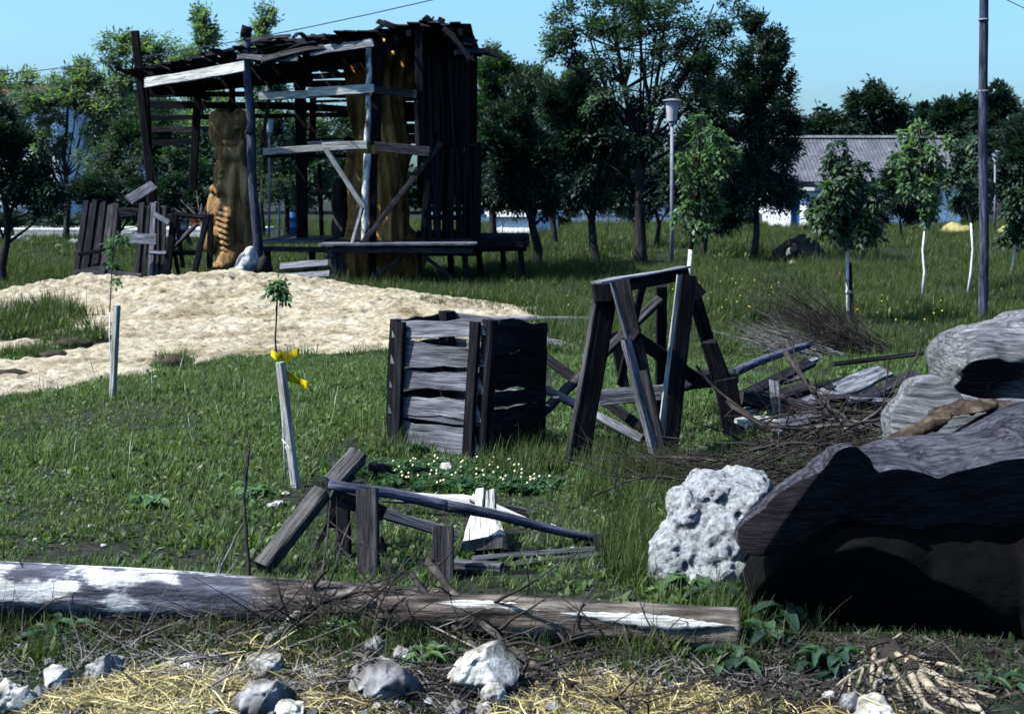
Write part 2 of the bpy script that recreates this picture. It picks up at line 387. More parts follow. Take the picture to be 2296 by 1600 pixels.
def merge_smooth(me, it):
    pass
def sculpt(name, prims, voxel, m, smooth=3, disp=(), cuts=(), post=None, par=None):
    """prims: (centre, radii, euler) ellipsoids joined by a voxel remesh, smoothed, cut by planes and displaced by noise"""
    c0 = sum((Vector(p[0]) for p in prims), Vector())/len(prims)
    bm = bmesh.new()
    for c, r, e in prims:
        M = Matrix.Translation(Vector(c)-c0) @ Euler(e).to_matrix().to_4x4() @ Matrix.Diagonal((*r, 1))
        bmesh.ops.create_icosphere(bm, subdivisions=4, radius=1, matrix=M)
    me = bpy.data.meshes.new(name); bm.to_mesh(me); bm.free()
    ob = bpy.data.objects.new(name, me); COL.objects.link(ob)
    md = ob.modifiers.new('r', 'REMESH'); md.mode = 'VOXEL'; md.voxel_size = voxel
    dg = bpy.context.evaluated_depsgraph_get(); me2 = bpy.data.meshes.new_from_object(ob.evaluated_get(dg))
    ob.modifiers.clear(); ob.data = me2; bpy.data.meshes.remove(me)
    n = len(me2.vertices); V = np.empty(n*3, np.float32); me2.vertices.foreach_get('co', V); V = V.reshape(-1, 3).astype(float)
    E = np.empty(len(me2.edges)*2, np.int32); me2.edges.foreach_get('vertices', E); E = E.reshape(-1, 2)
    deg = np.zeros(n); np.add.at(deg, E[:, 0], 1); np.add.at(deg, E[:, 1], 1)
    for _ in range(smooth):
        S = np.zeros_like(V); np.add.at(S, E[:, 0], V[E[:, 1]]); np.add.at(S, E[:, 1], V[E[:, 0]])
        V = V*0.4+0.6*S/deg[:, None]
    W = V+np.array(c0)
    me2.vertices.foreach_set('co', V.astype(np.float32).ravel()); me2.update()
    N = np.empty(n*3, np.float32); me2.vertices.foreach_get('normal', N); N = N.reshape(-1, 3).astype(float)
    for fr, am, oc, sd, mode in disp:
        fr = np.array(fr) if hasattr(fr, '__len__') else np.array([fr]*3)
        f = fbm(W*fr, oc, sd)
        if mode == 'ridge': f = 1-2*np.abs(f)**0.8
        if mode == 'pit': f = -np.clip(-f-0.12, 0, 1)*3
        W = W+N*(f*am)[:, None]
    if post is not None: W = post(W, N)
    for p, nn in cuts:
        nn = np.array(Vector(nn).normalized()); d = (W-np.array(p)) @ nn
        W = W-np.clip(d, 0, None)[:, None]*nn*0.97
    V = W-np.array(c0)
    me2.vertices.foreach_set('co', V.astype(np.float32).ravel()); me2.update()
    me2.materials.clear(); me2.materials.append(m); me2.polygons.foreach_set('use_smooth', np.ones(len(me2.polygons), dtype=bool))
    me2.name = name
    ob.location = c0
    if par is not None:
        ob.parent = par; ob.location = c0-par.location
    return ob
def ell(u, v, Y, ru, rv, ry, rot=0.0):
    """ellipsoid at pixel (u, v) and distance Y; ru, rv in frame units, ry in metres; rot turns it in the picture plane"""
    k = Y/F; return (P(u, v, Y), (ru*k, ry, rv*k), (0, -rot, 0))

# leaves ---------------------------------------------------------
def sprays(centres, dirs, S, k=7, ratio=0.36, leaflet=0.45, droop=0.15, jit=0.25):
    """fronds: for each centre k leaflets (kites) along a twig; returns V (n*k*4, 3), F"""
    n = len(centres); d = dirs/np.linalg.norm(dirs, axis=1)[:, None]
    up = np.tile([0, 0, 1.0], (n, 1))+NP.normal(0, 0.45, (n, 3))
    s = np.cross(d, up); s /= np.linalg.norm(s, axis=1)[:, None]+1e-9
    nn = np.cross(s, d)
    S = S[:, None] if hasattr(S, '__len__') else np.full((n, 1), S)
    Vs = []
    for i in range(k):
        t = (i//2+0.5)/(k/2.0) if i < k-1 else 1.0
        sg = (1 if i % 2 else -1) if i < k-1 else 0
        b = centres+d*(t-0.5)*S+np.array([0, 0, -droop])*S*t*t
        dr = d*(0.45 if sg else 1.0)+s*sg*0.9+NP.normal(0, jit, (n, 3))+np.array([0, 0, -droop*1.5])
        dr /= np.linalg.norm(dr, axis=1)[:, None]
        L = S*leaflet*NP.uniform(0.75, 1.2, (n, 1)); w = np.cross(dr, nn+NP.normal(0, 0.35, (n, 3))); w /= np.linalg.norm(w, axis=1)[:, None]+1e-9
        w = w*L*ratio*0.5; mid = b+dr*L*0.45
        Vs.append(np.stack([b, mid+w, b+dr*L, mid-w], 1))
    V = np.concatenate(Vs, 0).reshape(-1, 3)
    return V, np.arange(len(V)).reshape(-1, 4)
def blob_points(blobs, n, shell=0.5):
    """blobs: (centre, radii); n points, more of them near the surface; returns points, outward dirs"""
    w = np.array([b[1][0]*b[1][2]+1e-6 for b in blobs]); w /= w.sum(); idx = NP.choice(len(blobs), n, p=w)
    C = np.array([tuple(b[0]) for b in blobs])[idx]; Rr = np.array([b[1] for b in blobs])[idx]
    d = NP.normal(0, 1, (n, 3)); d /= np.linalg.norm(d, axis=1)[:, None]
    r = NP.uniform(0, 1, (n, 1))**(1/3.0)
    r = np.where(NP.uniform(0, 1, (n, 1)) < shell, NP.uniform(0.75, 1.08, (n, 1)), r)
    cl = fbm(np.array(C)*1.0+d*2.0, 2, 77)[:, None]
    return C+d*Rr*r*(1+0.22*cl), d
def tree(name, label, base, blobs_px, Y, m, n, S=0.22, trunk_r=0.09, group=None, cat='tree', top=None, limbs=True, trunk_m=None, k=7, ratio=0.36, trunk_pts=None, nb=10, ry=0.8, shell=0.5, leaflet=0.45, droop=0.15, clump=True, lean=0):
    """base (u, v) on the ground (or None -> ground at Y); crown from blobs (u, v, ru, rv) at distance Y"""
    if base[1] is None: g = P(base[0], 500, Y); g.z = 0
    else: g = P(base[0], base[1], Y); g.z = float(gz(g.x, g.y))
    root = empty(name, g, label, cat, group)
    kk = Y/F; blobs = []
    for b in blobs_px:
        u, v, ru, rv = b[:4]; yy = Y+(b[4] if len(b) > 4 else R.uniform(-.3, .3)*ru*kk)
        blobs.append((P(u, v, yy), (ru*kk, max(ru, rv)*kk*ry, rv*kk)))
    # clumps: secondary centres on each blob, foliage gathers round them and leaves gaps between
    if clump:
        cb = []
        for c, r in blobs:
            m_ = max(5, int(nb*1.6))
            dd = NP.normal(0, 1, (m_, 3)); dd /= np.linalg.norm(dd, axis=1)[:, None]
            for q in dd:
                rr = R.uniform(0.5, 0.95); f = R.uniform(0.22, 0.42)
                cb.append((Vector((c[0]+q[0]*r[0]*rr, c[1]+q[1]*r[1]*rr, c[2]+q[2]*r[2]*rr)), (r[0]*f, r[1]*f, r[2]*f*0.8)))
        use = cb
    else: use = blobs
    C, D = blob_points(use, n, shell)
    gl = np.array([c for c in [np.mean([list(b[0]) for b in blobs], 0)]])[0]
    out = C-gl; out /= np.linalg.norm(out, axis=1)[:, None]+1e-6
    D = D*0.6+out*0.8+np.array([0, 0, 0.15])
    V, Fc = sprays(C, D, S*NP.uniform(0.7, 1.3, n), k, ratio, leaflet, droop)
    me = mesh('crown', V-np.array(g), Fc, m); link('crown', me, root, Matrix.Translation(g))
    # trunk and limbs
    mb = Multi()
    topz = max(b[0].z+b[1][2]*0.6 for b in blobs)
    bc = sum((b[0] for b in blobs), Vector())/len(blobs)
    if trunk_pts: tp = [P(u, v, Y) for u, v in trunk_pts]; tp[0] = g-Vector((0, 0, 0.1))
    else:
        tp = []
        for i in range(8):
            t = i/7; z = g.z-0.1+(topz-g.z)*t*0.92; a = max(0, t-0.25)/0.75
            tp.append(Vector((g.x+(bc.x-g.x)*a+math.sin(i*1.7+g.x)*trunk_r*0.7, g.y+(bc.y-g.y)*a, z)))
    nt_ = len(tp); rad = [trunk_r*(1.25 if i == 0 else 1)*(1-0.8*i/(nt_-1)) for i in range(nt_)]
    mb.tube(tp, rad, 8)
    if limbs:
        for c, r in blobs:
            for q in range(max(2, nb//3)):
                i = R.randint(max(1, nt_//3), nt_-2); st = tp[i]
                d = NP.normal(0, 1, 3); d /= np.linalg.norm(d)
                e = c+Vector((d[0]*r[0], d[1]*r[1], abs(d[2])*r[2]*0.8))*0.85
                if e.z < st.z: st = tp[max(1, i-1)]
                mid = st.lerp(e, 0.5)+Vector((0, 0, -0.08*(e-st).length))
                rr = max(0.006, rad[i]*0.5)
                mb.tube([st, st.lerp(mid, .5), mid, mid.lerp(e, .5)+Vector((0, 0, .03)), e], [rr, rr*.8, rr*.6, rr*.4, rr*.15], 5)
                for z in range(3):
                    t0 = mid.lerp(e, R.uniform(0, .7)); dd = NP.normal(0, 1, 3); dd[2] = abs(dd[2])
                    mb.tube([t0, t0+Vector(dd)*min(r)*0.25], [rr*.35, rr*.1], 4)
    mb.build('trunk', trunk_m or M_BARK, g, root)
    return root
# ================================================================ timber scaffold shed
Y0 = 25.3; YB = 29.6
g0 = P(820, 640, Y0); g0.z = 0
S1 = empty('timber_scaffold', g0, 'ramshackle open timber shed on posts with a ragged plank roof, standing round the carved trunk', 'scaffold')
def sb(name, a, b, w, th, m, n=(0, -1, 0), **k): return bpx(S1, name, a, b, w, th, m, n, **k)
def roofz(x, y):           # sloping roof, low on the left
    u = [-7.2, -6.6, -4.75, -2.3, -1.5, -0.7]; z = [3.60, 3.72, 4.12, 4.42, 4.55, 4.5]
    return float(np.interp(x, u, z))-(y-25.3)*0.02
# posts
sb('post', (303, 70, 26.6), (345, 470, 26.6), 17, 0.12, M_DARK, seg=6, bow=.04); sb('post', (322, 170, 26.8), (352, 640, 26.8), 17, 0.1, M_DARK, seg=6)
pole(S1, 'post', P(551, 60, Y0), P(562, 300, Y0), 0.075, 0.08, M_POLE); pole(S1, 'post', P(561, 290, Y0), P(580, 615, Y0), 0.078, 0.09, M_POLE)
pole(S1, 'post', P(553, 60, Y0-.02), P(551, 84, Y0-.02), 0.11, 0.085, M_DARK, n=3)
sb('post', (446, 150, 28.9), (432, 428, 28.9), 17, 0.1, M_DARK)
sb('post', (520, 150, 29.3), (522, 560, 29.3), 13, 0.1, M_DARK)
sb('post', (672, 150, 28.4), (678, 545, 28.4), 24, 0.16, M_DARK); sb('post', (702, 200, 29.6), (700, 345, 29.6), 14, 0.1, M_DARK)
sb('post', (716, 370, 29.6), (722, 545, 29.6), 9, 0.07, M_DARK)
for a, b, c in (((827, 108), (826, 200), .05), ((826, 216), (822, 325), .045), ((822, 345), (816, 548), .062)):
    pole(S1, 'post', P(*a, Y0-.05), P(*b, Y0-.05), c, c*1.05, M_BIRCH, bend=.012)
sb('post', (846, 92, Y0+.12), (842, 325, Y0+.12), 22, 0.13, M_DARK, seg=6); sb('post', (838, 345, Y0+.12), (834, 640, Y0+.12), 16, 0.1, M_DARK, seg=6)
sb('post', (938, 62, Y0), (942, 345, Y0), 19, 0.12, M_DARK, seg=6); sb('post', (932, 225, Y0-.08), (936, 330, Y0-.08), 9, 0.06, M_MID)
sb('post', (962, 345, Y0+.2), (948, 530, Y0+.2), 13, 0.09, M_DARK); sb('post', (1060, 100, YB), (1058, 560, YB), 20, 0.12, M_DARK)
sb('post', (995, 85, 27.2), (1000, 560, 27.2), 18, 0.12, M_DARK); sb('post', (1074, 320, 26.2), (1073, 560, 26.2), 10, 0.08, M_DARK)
# eaves and rails
sb('eave_board', (325, 188, 25.1), (548, 150, 24.75), 24, 0.05, M_PALE, n=(-.3, -1, .35), wane=.15, seg=6)
sb('eave_board', (322, 160, 26.2), (470, 132, 26.0), 18, 0.05, M_DARK, n=(0, -1, .1)); sb('eave_board', (560, 170, 26.2), (825, 118, 25.6), 34, 0.05, M_DARK, wane=.2)
sb('eave_board', (330, 205, 27.0), (700, 170, 27.0), 24, 0.06, M_DARK); sb('eave_board', (850, 112, 25.4), (1000, 62, 25.6), 22, 0.08, M_DARK)
sb('eave_board', (590, 138, 25.1), (700, 112, 25.1), 16, .03, M_MID, n=(0, -1, .5), wane=.4, ragged=.05); sb('eave_board', (700, 118, 25.1), (832, 96, 25.0), 22, .03, M_GREY, n=(0, -1, .7), wane=.4, ragged=.05)
sb('rail', (580, 217, Y0-.12), (735, 210, Y0-.12), 17, 0.05, M_PALE, n=(-.35, -1, .1), seg=5, wane=.06); sb('rail', (690, 208, Y0-.17), (838, 199, Y0-.1), 20, 0.05, M_PALE, n=(-.35, -1, .1), wane=.08)
sb('rail', (838, 202, Y0-.12), (934, 212, Y0-.12), 17, 0.05, M_MID)
sb('rail', (590, 341, Y0-.12), (726, 332, Y0-.12), 15, 0.05, M_PALE, n=(-.35, -1, .1), wane=.1); sb('rail', (690, 324, Y0+.1), (770, 318, Y0+.1), 9, 0.05, M_GREY, n=(-.3, -1, .5))
sb('rail', (722, 330, Y0-.17), (822, 325, Y0-.17), 18, 0.05, M_PALE, n=(-.35, -1, .1), wane=.1); sb('rail', (838, 328, Y0-.1), (962, 340, Y0-.1), 21, 0.05, M_MID, wane=.1)
sb('rail', (975, 325, 27.2), (1075, 326, 26.2), 6, 0.05, M_MID)
# braces
sb('brace', (731, 336, Y0-.2), (814, 464, Y0-.2), 11, 0.05, M_PALE, n=(-.5, -1, .4), seg=3); sb('brace', (812, 466, Y0-.16), (790, 546, Y0-.3), 8, 0.05, M_GREY, n=(-.5, -1, .3), seg=3)
sb('brace', (988, 322, Y0+.1), (810, 548, Y0-.25), 11, 0.06, M_MID, seg=5); sb('brace', (606, 190, 26.5), (588, 330, 26.5), 7, 0.05, M_MID); sb('brace', (455, 140, 25.7), (457, 192, 25.7), 8, .04, M_MID)
sb('brace', (954, 190, 26.2), (962, 325, 26.2), 4, 0.03, M_GREY); sb('brace', (345, 415, 26.5), (288, 450, 26.0), 24, 0.04, M_GREY, n=(0, -1, .2)); sb('brace', (333, 330, 26.5), (352, 410, 26.5), 7, .04, M_DARK)
sb('brace', (300, 157, 26.4), (345, 168, 26.4), 16, .05, M_DARK)
# back wall slats
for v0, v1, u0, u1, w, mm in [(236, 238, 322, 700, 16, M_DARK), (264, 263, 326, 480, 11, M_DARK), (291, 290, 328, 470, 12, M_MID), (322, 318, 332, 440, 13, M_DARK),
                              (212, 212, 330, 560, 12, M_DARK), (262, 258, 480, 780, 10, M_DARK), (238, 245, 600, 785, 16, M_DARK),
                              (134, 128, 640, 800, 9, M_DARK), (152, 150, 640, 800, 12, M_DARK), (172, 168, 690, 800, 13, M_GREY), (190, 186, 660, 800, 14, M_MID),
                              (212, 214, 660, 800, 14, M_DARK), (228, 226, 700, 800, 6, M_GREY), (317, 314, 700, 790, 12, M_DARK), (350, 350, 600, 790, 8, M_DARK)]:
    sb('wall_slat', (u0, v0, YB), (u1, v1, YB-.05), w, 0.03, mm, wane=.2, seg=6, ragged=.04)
# back wall upper planking behind the big trunk and the right side wall
for i in range(9):
    v = 120+i*24; sb('wall_slat', (845, v, YB), (1050, v+R.uniform(-5, 5), YB), 23, .03, M_DARK, wane=.12, ragged=.05)
for i in range(22):
    t = i/21; Yc = 25.5+t*(YB-25.5); x = -1.58+t*0.72
    zt = roofz(x, Yc)+R.uniform(-.05, .12); zb = (2.45 if i not in (4, 5) else 3.0)+R.uniform(-.12, .1)
    if i in (3, 7): zb = 3.4
    board(S1, 'wall_board', (x+R.uniform(-.05, .08), Yc, zb-R.uniform(0, .25)), (x+R.uniform(-.08, .08), Yc+R.uniform(-.12, .12), zt+R.uniform(-.05, .12)), R.uniform(.18, .23), .03, M_DARK, n=(1, -.15, 0), wane=.1, ragged=.06)
for i in range(22):
    t = i/21; Yc = 25.6+t*(YB-25.6); x = -1.50+t*0.72
    if i in (6, 7, 12): continue
    board(S1, 'wall_board', (x+R.uniform(-.05, .05), Yc, .72), (x+R.uniform(-.06, .06), Yc+R.uniform(-.1, .1), 2.45+R.uniform(-.2, .15)), R.uniform(.18, .21), .03, M_DARK, n=(1, -.15, 0), wane=.1, ragged=.04)
for i in range(17):
    t = i/16; Yc = 25.8+t*(YB-25.9); x = -1.60+t*0.72
    board(S1, 'wall_board', (x, Yc, .75 if i in (1, 4, 5, 9, 12, 15) else 2.4+R.uniform(0, .2)), (x, Yc, roofz(x, Yc)-.05), 0.24, .02, M_DARK, n=(1, -.15, 0), wane=.1)
# back right wall below the roof: boards across with a low opening
for i in range(13):
    v = 335+i*19
    if 9 > i > 6: sb('wall_slat', (960, v, YB), (1075, v+2, YB), 12, .03, M_DARK, wane=.2)
    elif i <= 6 or i > 9: sb('wall_slat', (935, v, YB), (1075, v+R.uniform(-3, 3), YB), 20, .03, M_DARK, wane=.1)
# roof: rafters, boards and torn felt-like pieces
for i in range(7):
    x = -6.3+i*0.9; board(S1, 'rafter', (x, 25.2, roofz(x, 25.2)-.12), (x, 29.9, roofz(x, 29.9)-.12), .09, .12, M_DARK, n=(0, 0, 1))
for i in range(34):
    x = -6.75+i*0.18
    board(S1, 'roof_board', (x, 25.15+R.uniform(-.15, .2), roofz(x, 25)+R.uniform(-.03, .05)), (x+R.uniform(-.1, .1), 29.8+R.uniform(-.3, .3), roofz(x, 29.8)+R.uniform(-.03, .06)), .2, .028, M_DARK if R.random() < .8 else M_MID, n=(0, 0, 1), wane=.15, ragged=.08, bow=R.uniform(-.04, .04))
rb = [((345, 162), (545, 118)), ((330, 170), (440, 148)), ((420, 137), (560, 100)), ((470, 122), (600, 86)), ((570, 118), (690, 92)), ((540, 128), (660, 128)), ((600, 132), (720, 108)), ((660, 100), (790, 92)), ((700, 108), (840, 82)),
      ((740, 90), (860, 74)), ((560, 96), (640, 84)), ((600, 92), (650, 88)), ((620, 100), (760, 95)), ((855, 50), (905, 66)), ((870, 56), (930, 72)), ((890, 84), (975, 60)), ((930, 60), (1015, 62)), ((950, 58), (1020, 72)), ((985, 52), (1030, 88)), ((1000, 84), (1062, 108)),
      ((1010, 96), (1060, 98)), ((1030, 112), (1110, 122)), ((1030, 118), (1095, 116)), ((1000, 70), (1050, 130)), ((960, 95), (1010, 130)), ((800, 100), (900, 78)), ((640, 112), (700, 95)), ((590, 122), (640, 136)), ((700, 86), (760, 96)), ((780, 84), (850, 90))]
for i, (a, b) in enumerate(rb):
    Yr = R.uniform(24.95, 26.2); mm = [M_DARK, M_DARK, M_MID, M_DARK][i % 4]
    if i in (5, 8): mm = M_GREY
    sb('roof_board', (*a, Yr), (*b, Yr+R.uniform(-.3, .8)), R.uniform(10, 24), .03, mm, n=(R.uniform(-.3, .3), -R.uniform(.2, 1), R.uniform(.4, 1)), wane=.45, ragged=.12, bow=R.uniform(-.08, .08), seg=5)
for i in range(26):
    u = R.uniform(945, 1062); v = np.interp(u, [945, 990, 1062], [62, 58, 105])+R.uniform(-8, 26); a_ = R.uniform(-.9, .5) if i % 3 else R.uniform(1.2, 1.8); l_ = R.uniform(14, 40)
    sb('roof_board', (u-l_*math.cos(a_)/2, v+l_*math.sin(a_)/2, R.uniform(25.2, 27)), (u+l_*math.cos(a_)/2, v-l_*math.sin(a_)/2, R.uniform(25.2, 27)), R.uniform(7, 16), .03, M_DARK if i % 4 else M_MID, n=(R.uniform(-.6, .6), -1, R.uniform(-.3, .9)), wane=.5, ragged=.12, bow=R.uniform(-.1, .1))
for i in range(14):
    u = R.uniform(600, 940); v = np.interp(u, [600, 940], [98, 66])+R.uniform(-9, 4); l_ = R.uniform(18, 46); a_ = R.uniform(-.35, .45)
    sb('roof_board', (u-l_/2, v+l_*math.sin(a_)/2, R.uniform(25.2, 27)), (u+l_/2, v-l_*math.sin(a_)/2, R.uniform(25.2, 27)), R.uniform(5, 11), .03, M_DARK if i % 3 else M_MID, n=(R.uniform(-.4, .4), -1, R.uniform(.1, .9)), wane=.5, ragged=.14, bow=R.uniform(-.1, .12))
for u in (955, 972, 1012, 1030, 1046): sb('wall_board', (u, R.uniform(90, 130), 25.9), (u+R.uniform(-4, 14), R.uniform(300, 345), 26.4), R.uniform(5, 11), .03, M_DARK, n=(.5, -1, 0), wane=.2, ragged=.08)
# decks and their legs
zp = P(900, 548, 25.0).z; zl = zp-.02
for i in range(13):
    x0, x1 = P(722+i*.8, 548, 25).x, P(1062, 548, 25).x
    y = 24.95+i*.2; board(S1, 'deck_board', (x0, y, zp+.002*i), (x1, y, zp+.01), .185, .045, M_GREY if i < 3 else M_MID, n=(0, 0, 1), ragged=.06)
sb('deck_beam', (735, 560, 24.95), (1060, 562, 24.95), 13, .05, M_MID); sb('deck_beam', (722, 551, 24.9), (745, 575, 24.92), 9, .06, M_MID)
for i in range(16):
    y = 26.3+i*.22; board(S1, 'deck_board', (P(585, 545, 27).x, y, zp), (P(738, 545, 27).x, y, zp), .2, .04, M_GREY if i == 0 else M_MID, n=(0, 0, 1))
sb('deck_beam', (588, 558, 26.2), (735, 560, 26.2), 12, .06, M_MID)
for i in range(10):
    y = 26+i*.22; board(S1, 'deck_board', (P(1062, 545, 26).x, y, zp+.1), (P(1187, 545, 26).x, y, zp+.1), .2, .04, M_DARK, n=(0, 0, 1))
sb('deck_beam', (1062, 543, 25.9), (1187, 541, 25.9), 26, .06, M_DARK); sb('deck_beam', (1000, 556, 27.5), (1180, 553, 27.5), 20, .08, M_DARK)
for u, v1, Y, w in ((748, 640, 24.98, 13), (765, 640, 25.02, 13), (941, 642, 25.3, 11), (1043, 640, 25.1, 13), (1168, 625, 26.1, 14), (1128, 620, 27.6, 12), (1075, 625, 27.6, 14), (600, 610, 26.4, 14), (700, 610, 28.6, 14), (900, 612, 27.6, 12), (1010, 620, 27.4, 14)):
    sb('leg', (u-2, 556, Y), (u+3, v1, Y), w, .09, M_MID if u < 770 else M_DARK)
sb('brace', (905, 572, 25.1), (812, 642, 25.1), 8, .05, M_MID); sb('brace', (948, 572, 25.1), (1034, 640, 25.1), 9, .05, M_MID); sb('brace', (742, 575, 25), (760, 640, 25.2), 7, .05, M_GREY); sb('brace', (728, 575, 25.9), (760, 585, 25), 9, .05, M_MID)
# boards leaning below the left deck: a shallow wooden ramp
RP = empty('wooden_ramp', P(680, 628, 24.6)-Vector((0, 0, .02)), 'low ramp of two wide grey boards below the left deck of the shed', 'ramp')
bpx(RP, 'plank', (628, 598, 25.0), (735, 590, 25.0), 24, .04, M_GREY, n=(0, -.7, 1), wane=.1); bpx(RP, 'plank', (622, 622, 24.4), (738, 614, 24.4), 22, .04, M_GREY, n=(0, -.7, 1), wane=.15)

# ================================================================ carved trunks
def carve_mat(name, a, b, c):
    m, t, p = newmat(name); v = coords(t, (1, 1, .16), False); n = noise(t, v, 6, 8, .65, 1.2); v2 = coords(t, (1, 1, .5), False); n2 = noise(t, v2, 1.7, 4, .6)
    cc = ramp(t, [(0.3, a), (0.5, b), (0.72, c)], n).outputs[0]; cc = mixc(t, 'MULTIPLY', 1, cc, ramp(t, [(0.32, (.35, .35, .40)), (.6, (1, 1, 1))], n2).outputs[0])
    t.links.new(cc, p.inputs['Base Color']); bump(t, p, n, .9, .03); return m
M_CARVE = carve_mat('ochre_carved_wood', (.06, .034, .014), (.27, .15, .055), (.52, .32, .12))
M_CARVE2 = carve_mat('brown_grey_carved_wood', (.06, .034, .017), (.24, .14, .06), (.46, .31, .15))
YT = 26.2
def grooves(cx, sx):
    def f(W, N):
        k = F/YT; u = (W[:, 0]-P(cx, 500, YT).x)*k; z = W[:, 2]
        th = np.exp(-(u/sx)**4); x_ = W[:, 0]*7
        front = (N[:, 1] < .1)
        g = np.sign(np.sin(z*2*PI/0.105+x_*3))*np.abs(np.sin(z*2*PI/0.105+x_*3))**.5*0.022*th*front*sst(.5, .6, z)*(1-sst(1.25, 1.4, z))
        fold = np.sin(W[:, 0]*26+2.2*np.sin(z*1.7))*0.03*sst(.9, 1.4, z)*(1-sst(2.1, 2.4, z))
        return W+N*(g+fold)[:, None]
    return f
o = sculpt('wood_carving', [ell(508, 300, YT, 38, 46, .36), ell(489, 268, YT, 20, 20, .2), ell(537, 270, YT, 20, 25, .2), ell(512, 298, YT-.3, 14, 17, .16), ell(492, 288, YT-.28, 9, 8, .08), ell(532, 286, YT-.28, 9, 8, .08), ell(512, 322, YT-.28, 20, 8, .12), ell(516, 345, YT-.12, 33, 26, .3),
                            ell(522, 400, YT, 40, 80, .36), ell(492, 425, YT-.18, 17, 16, .2), ell(545, 405, YT-.2, 13, 55, .15), ell(520, 500, YT, 38, 90, .36), ell(486, 470, YT-.1, 16, 40, .2), ell(478, 540, YT-.1, 22, 30, .25), ell(512, 520, YT-.28, 17, 55, .14), ell(500, 360, YT-.26, 11, 30, .1, .3), ell(540, 340, YT-.2, 12, 30, .15, -.3),
                            ell(525, 580, YT, 42, 50, .42), ell(468, 552, YT-.15, 15, 14, .15), ell(486, 598, YT-.35, 22, 9, .16, -.15), ell(510, 590, YT-.3, 18, 8, .12, .5), ell(524, 576, YT-.34, 5, 22, .06, .45), ell(548, 480, YT, 17, 130, .25), ell(500, 385, YT-.3, 12, 5, .1), ell(500, 396, YT-.28, 13, 5, .1)],
          .022, M_CARVE2, 2, [((2, 2, .8), .04, 3, 3, ''), ((13, 13, 3), .022, 4, 9, '')], post=grooves(508, 15))
tag(o, 'slim upright tree trunk carved into a grotesque figure, beside the round pole of the shed', 'carved trunk')
def folds(W, N):
    z = W[:, 2]; x = W[:, 0]; f = np.sin(x*15+1.8*np.sin(z*1.1+x)+.6*np.sin(z*2.3)); f = -np.abs(f)**.6
    return W+N*(.10*f+.05)[:, None]
YT2 = 27.0
o = sculpt('wood_carving', [ell(850, 560, YT2, 88, 95, .8), ell(850, 470, YT2, 72, 120, .65), ell(855, 350, YT2, 66, 130, .62), ell(850, 250, YT2, 60, 110, .58), ell(800, 150, YT2, 36, 60, .35, -.15), ell(900, 150, YT2, 45, 80, .4, .1), ell(850, 170, YT2, 60, 90, .5), ell(802, 600, YT2, 30, 55, .4),
                            ell(800, 430, YT2-.2, 22, 90, .3, .12), ell(880, 400, YT2-.45, 22, 120, .3, .05), ell(838, 260, YT2-.4, 16, 110, .25), ell(875, 540, YT2-.5, 30, 90, .35, -.1), ell(925, 590, YT2, 30, 60, .5, -.2), ell(815, 330, YT2-.3, 14, 90, .2), ell(790, 240, YT2-.2, 14, 70, .2, .06)],
          .03, M_CARVE, 3, [((1.6, 1.6, .5), .09, 3, 15, ''), ((8, 8, 1.4), .03, 3, 19, '')], post=folds)
tag(o, 'huge ochre fluted tree trunk enclosed by the plank shed', 'carved trunk')
o = sculpt('wood_carving', [ell(770, 520, 28.5, 26, 60, .4), ell(765, 450, 28.5, 22, 55, .3), ell(778, 590, 28.5, 30, 40, .4), ell(785, 420, 28.6, 20, 30, .25)], .03, M_BARK, 3, [((3, 3, 1), .05, 3, 55, '')])
tag(o, 'short black humped trunk standing behind the birch post of the shed', 'carved trunk')
o = sculpt('boulder', [ell(556, 590, 25.0, 26, 26, .25, .4), ell(540, 605, 24.9, 18, 12, .2), ell(562, 570, 25.0, 14, 20, .18)], .025, M_CONC, 2, [(6, .04, 3, 61, ''), (20, .01, 2, 62, '')]); tag(o, 'grey boulder wedged at the foot of the round shed pole', 'boulder')
STUMP = sculpt('log_round', [ell(590, 598, 24.8, 14, 26, .15)], .02, M_BARK, 2, [(9, .02, 2, 3, '')]); tag(STUMP, 'dark upright log round beside the grey boulder', 'log')

# ================================================================ leaning fence panels left of the shed
g = P(205, 620, 24.0); g.z = .1
FP = empty('fence_panel', g, 'dark plank panel leaning backwards at the left end of the sand mound', 'fence panel')
for i in range(8):
    t = i/7; u0 = 168+t*78; u1 = 193+t*68
    bpx(FP, 'plank', (u0, 625-t*12, 24.0+.03*(i % 2)), (u1, 455+R.uniform(-6, 14)+t*6, 24.8), 12.5, .03, M_MID if i > 4 else M_DARK, n=(-.2, -1, .3), ragged=.06)
bpx(FP, 'plank', (163, 618, 23.9), (235, 606, 23.9), 30, .03, M_MID, n=(-.1, -1, .9)); bpx(FP, 'rail', (176, 570, 24.05), (244, 560, 24.05), 9, .05, M_DARK)
g = P(330, 620, 24.0); g.z = .2
FP2 = empty('fence_panel', g, 'half-collapsed grey plank panel with one wide crossboard in front of the trees', 'fence panel')
for u0, u1, v0, v1, w, mm in ((305, 318, 625, 462, 13, M_MID), (318, 330, 628, 470, 15, M_MID), (336, 344, 628, 458, 15, M_GREY), (350, 352, 628, 462, 14, M_MID), (362, 366, 628, 470, 16, M_MID), (285, 262, 622, 600, 10, M_MID)):
    bpx(FP2, 'plank', (u0, v0, 24.0), (u1, v1, 24.25), w, .03, mm, n=(-.3, -1, .1), ragged=.08)
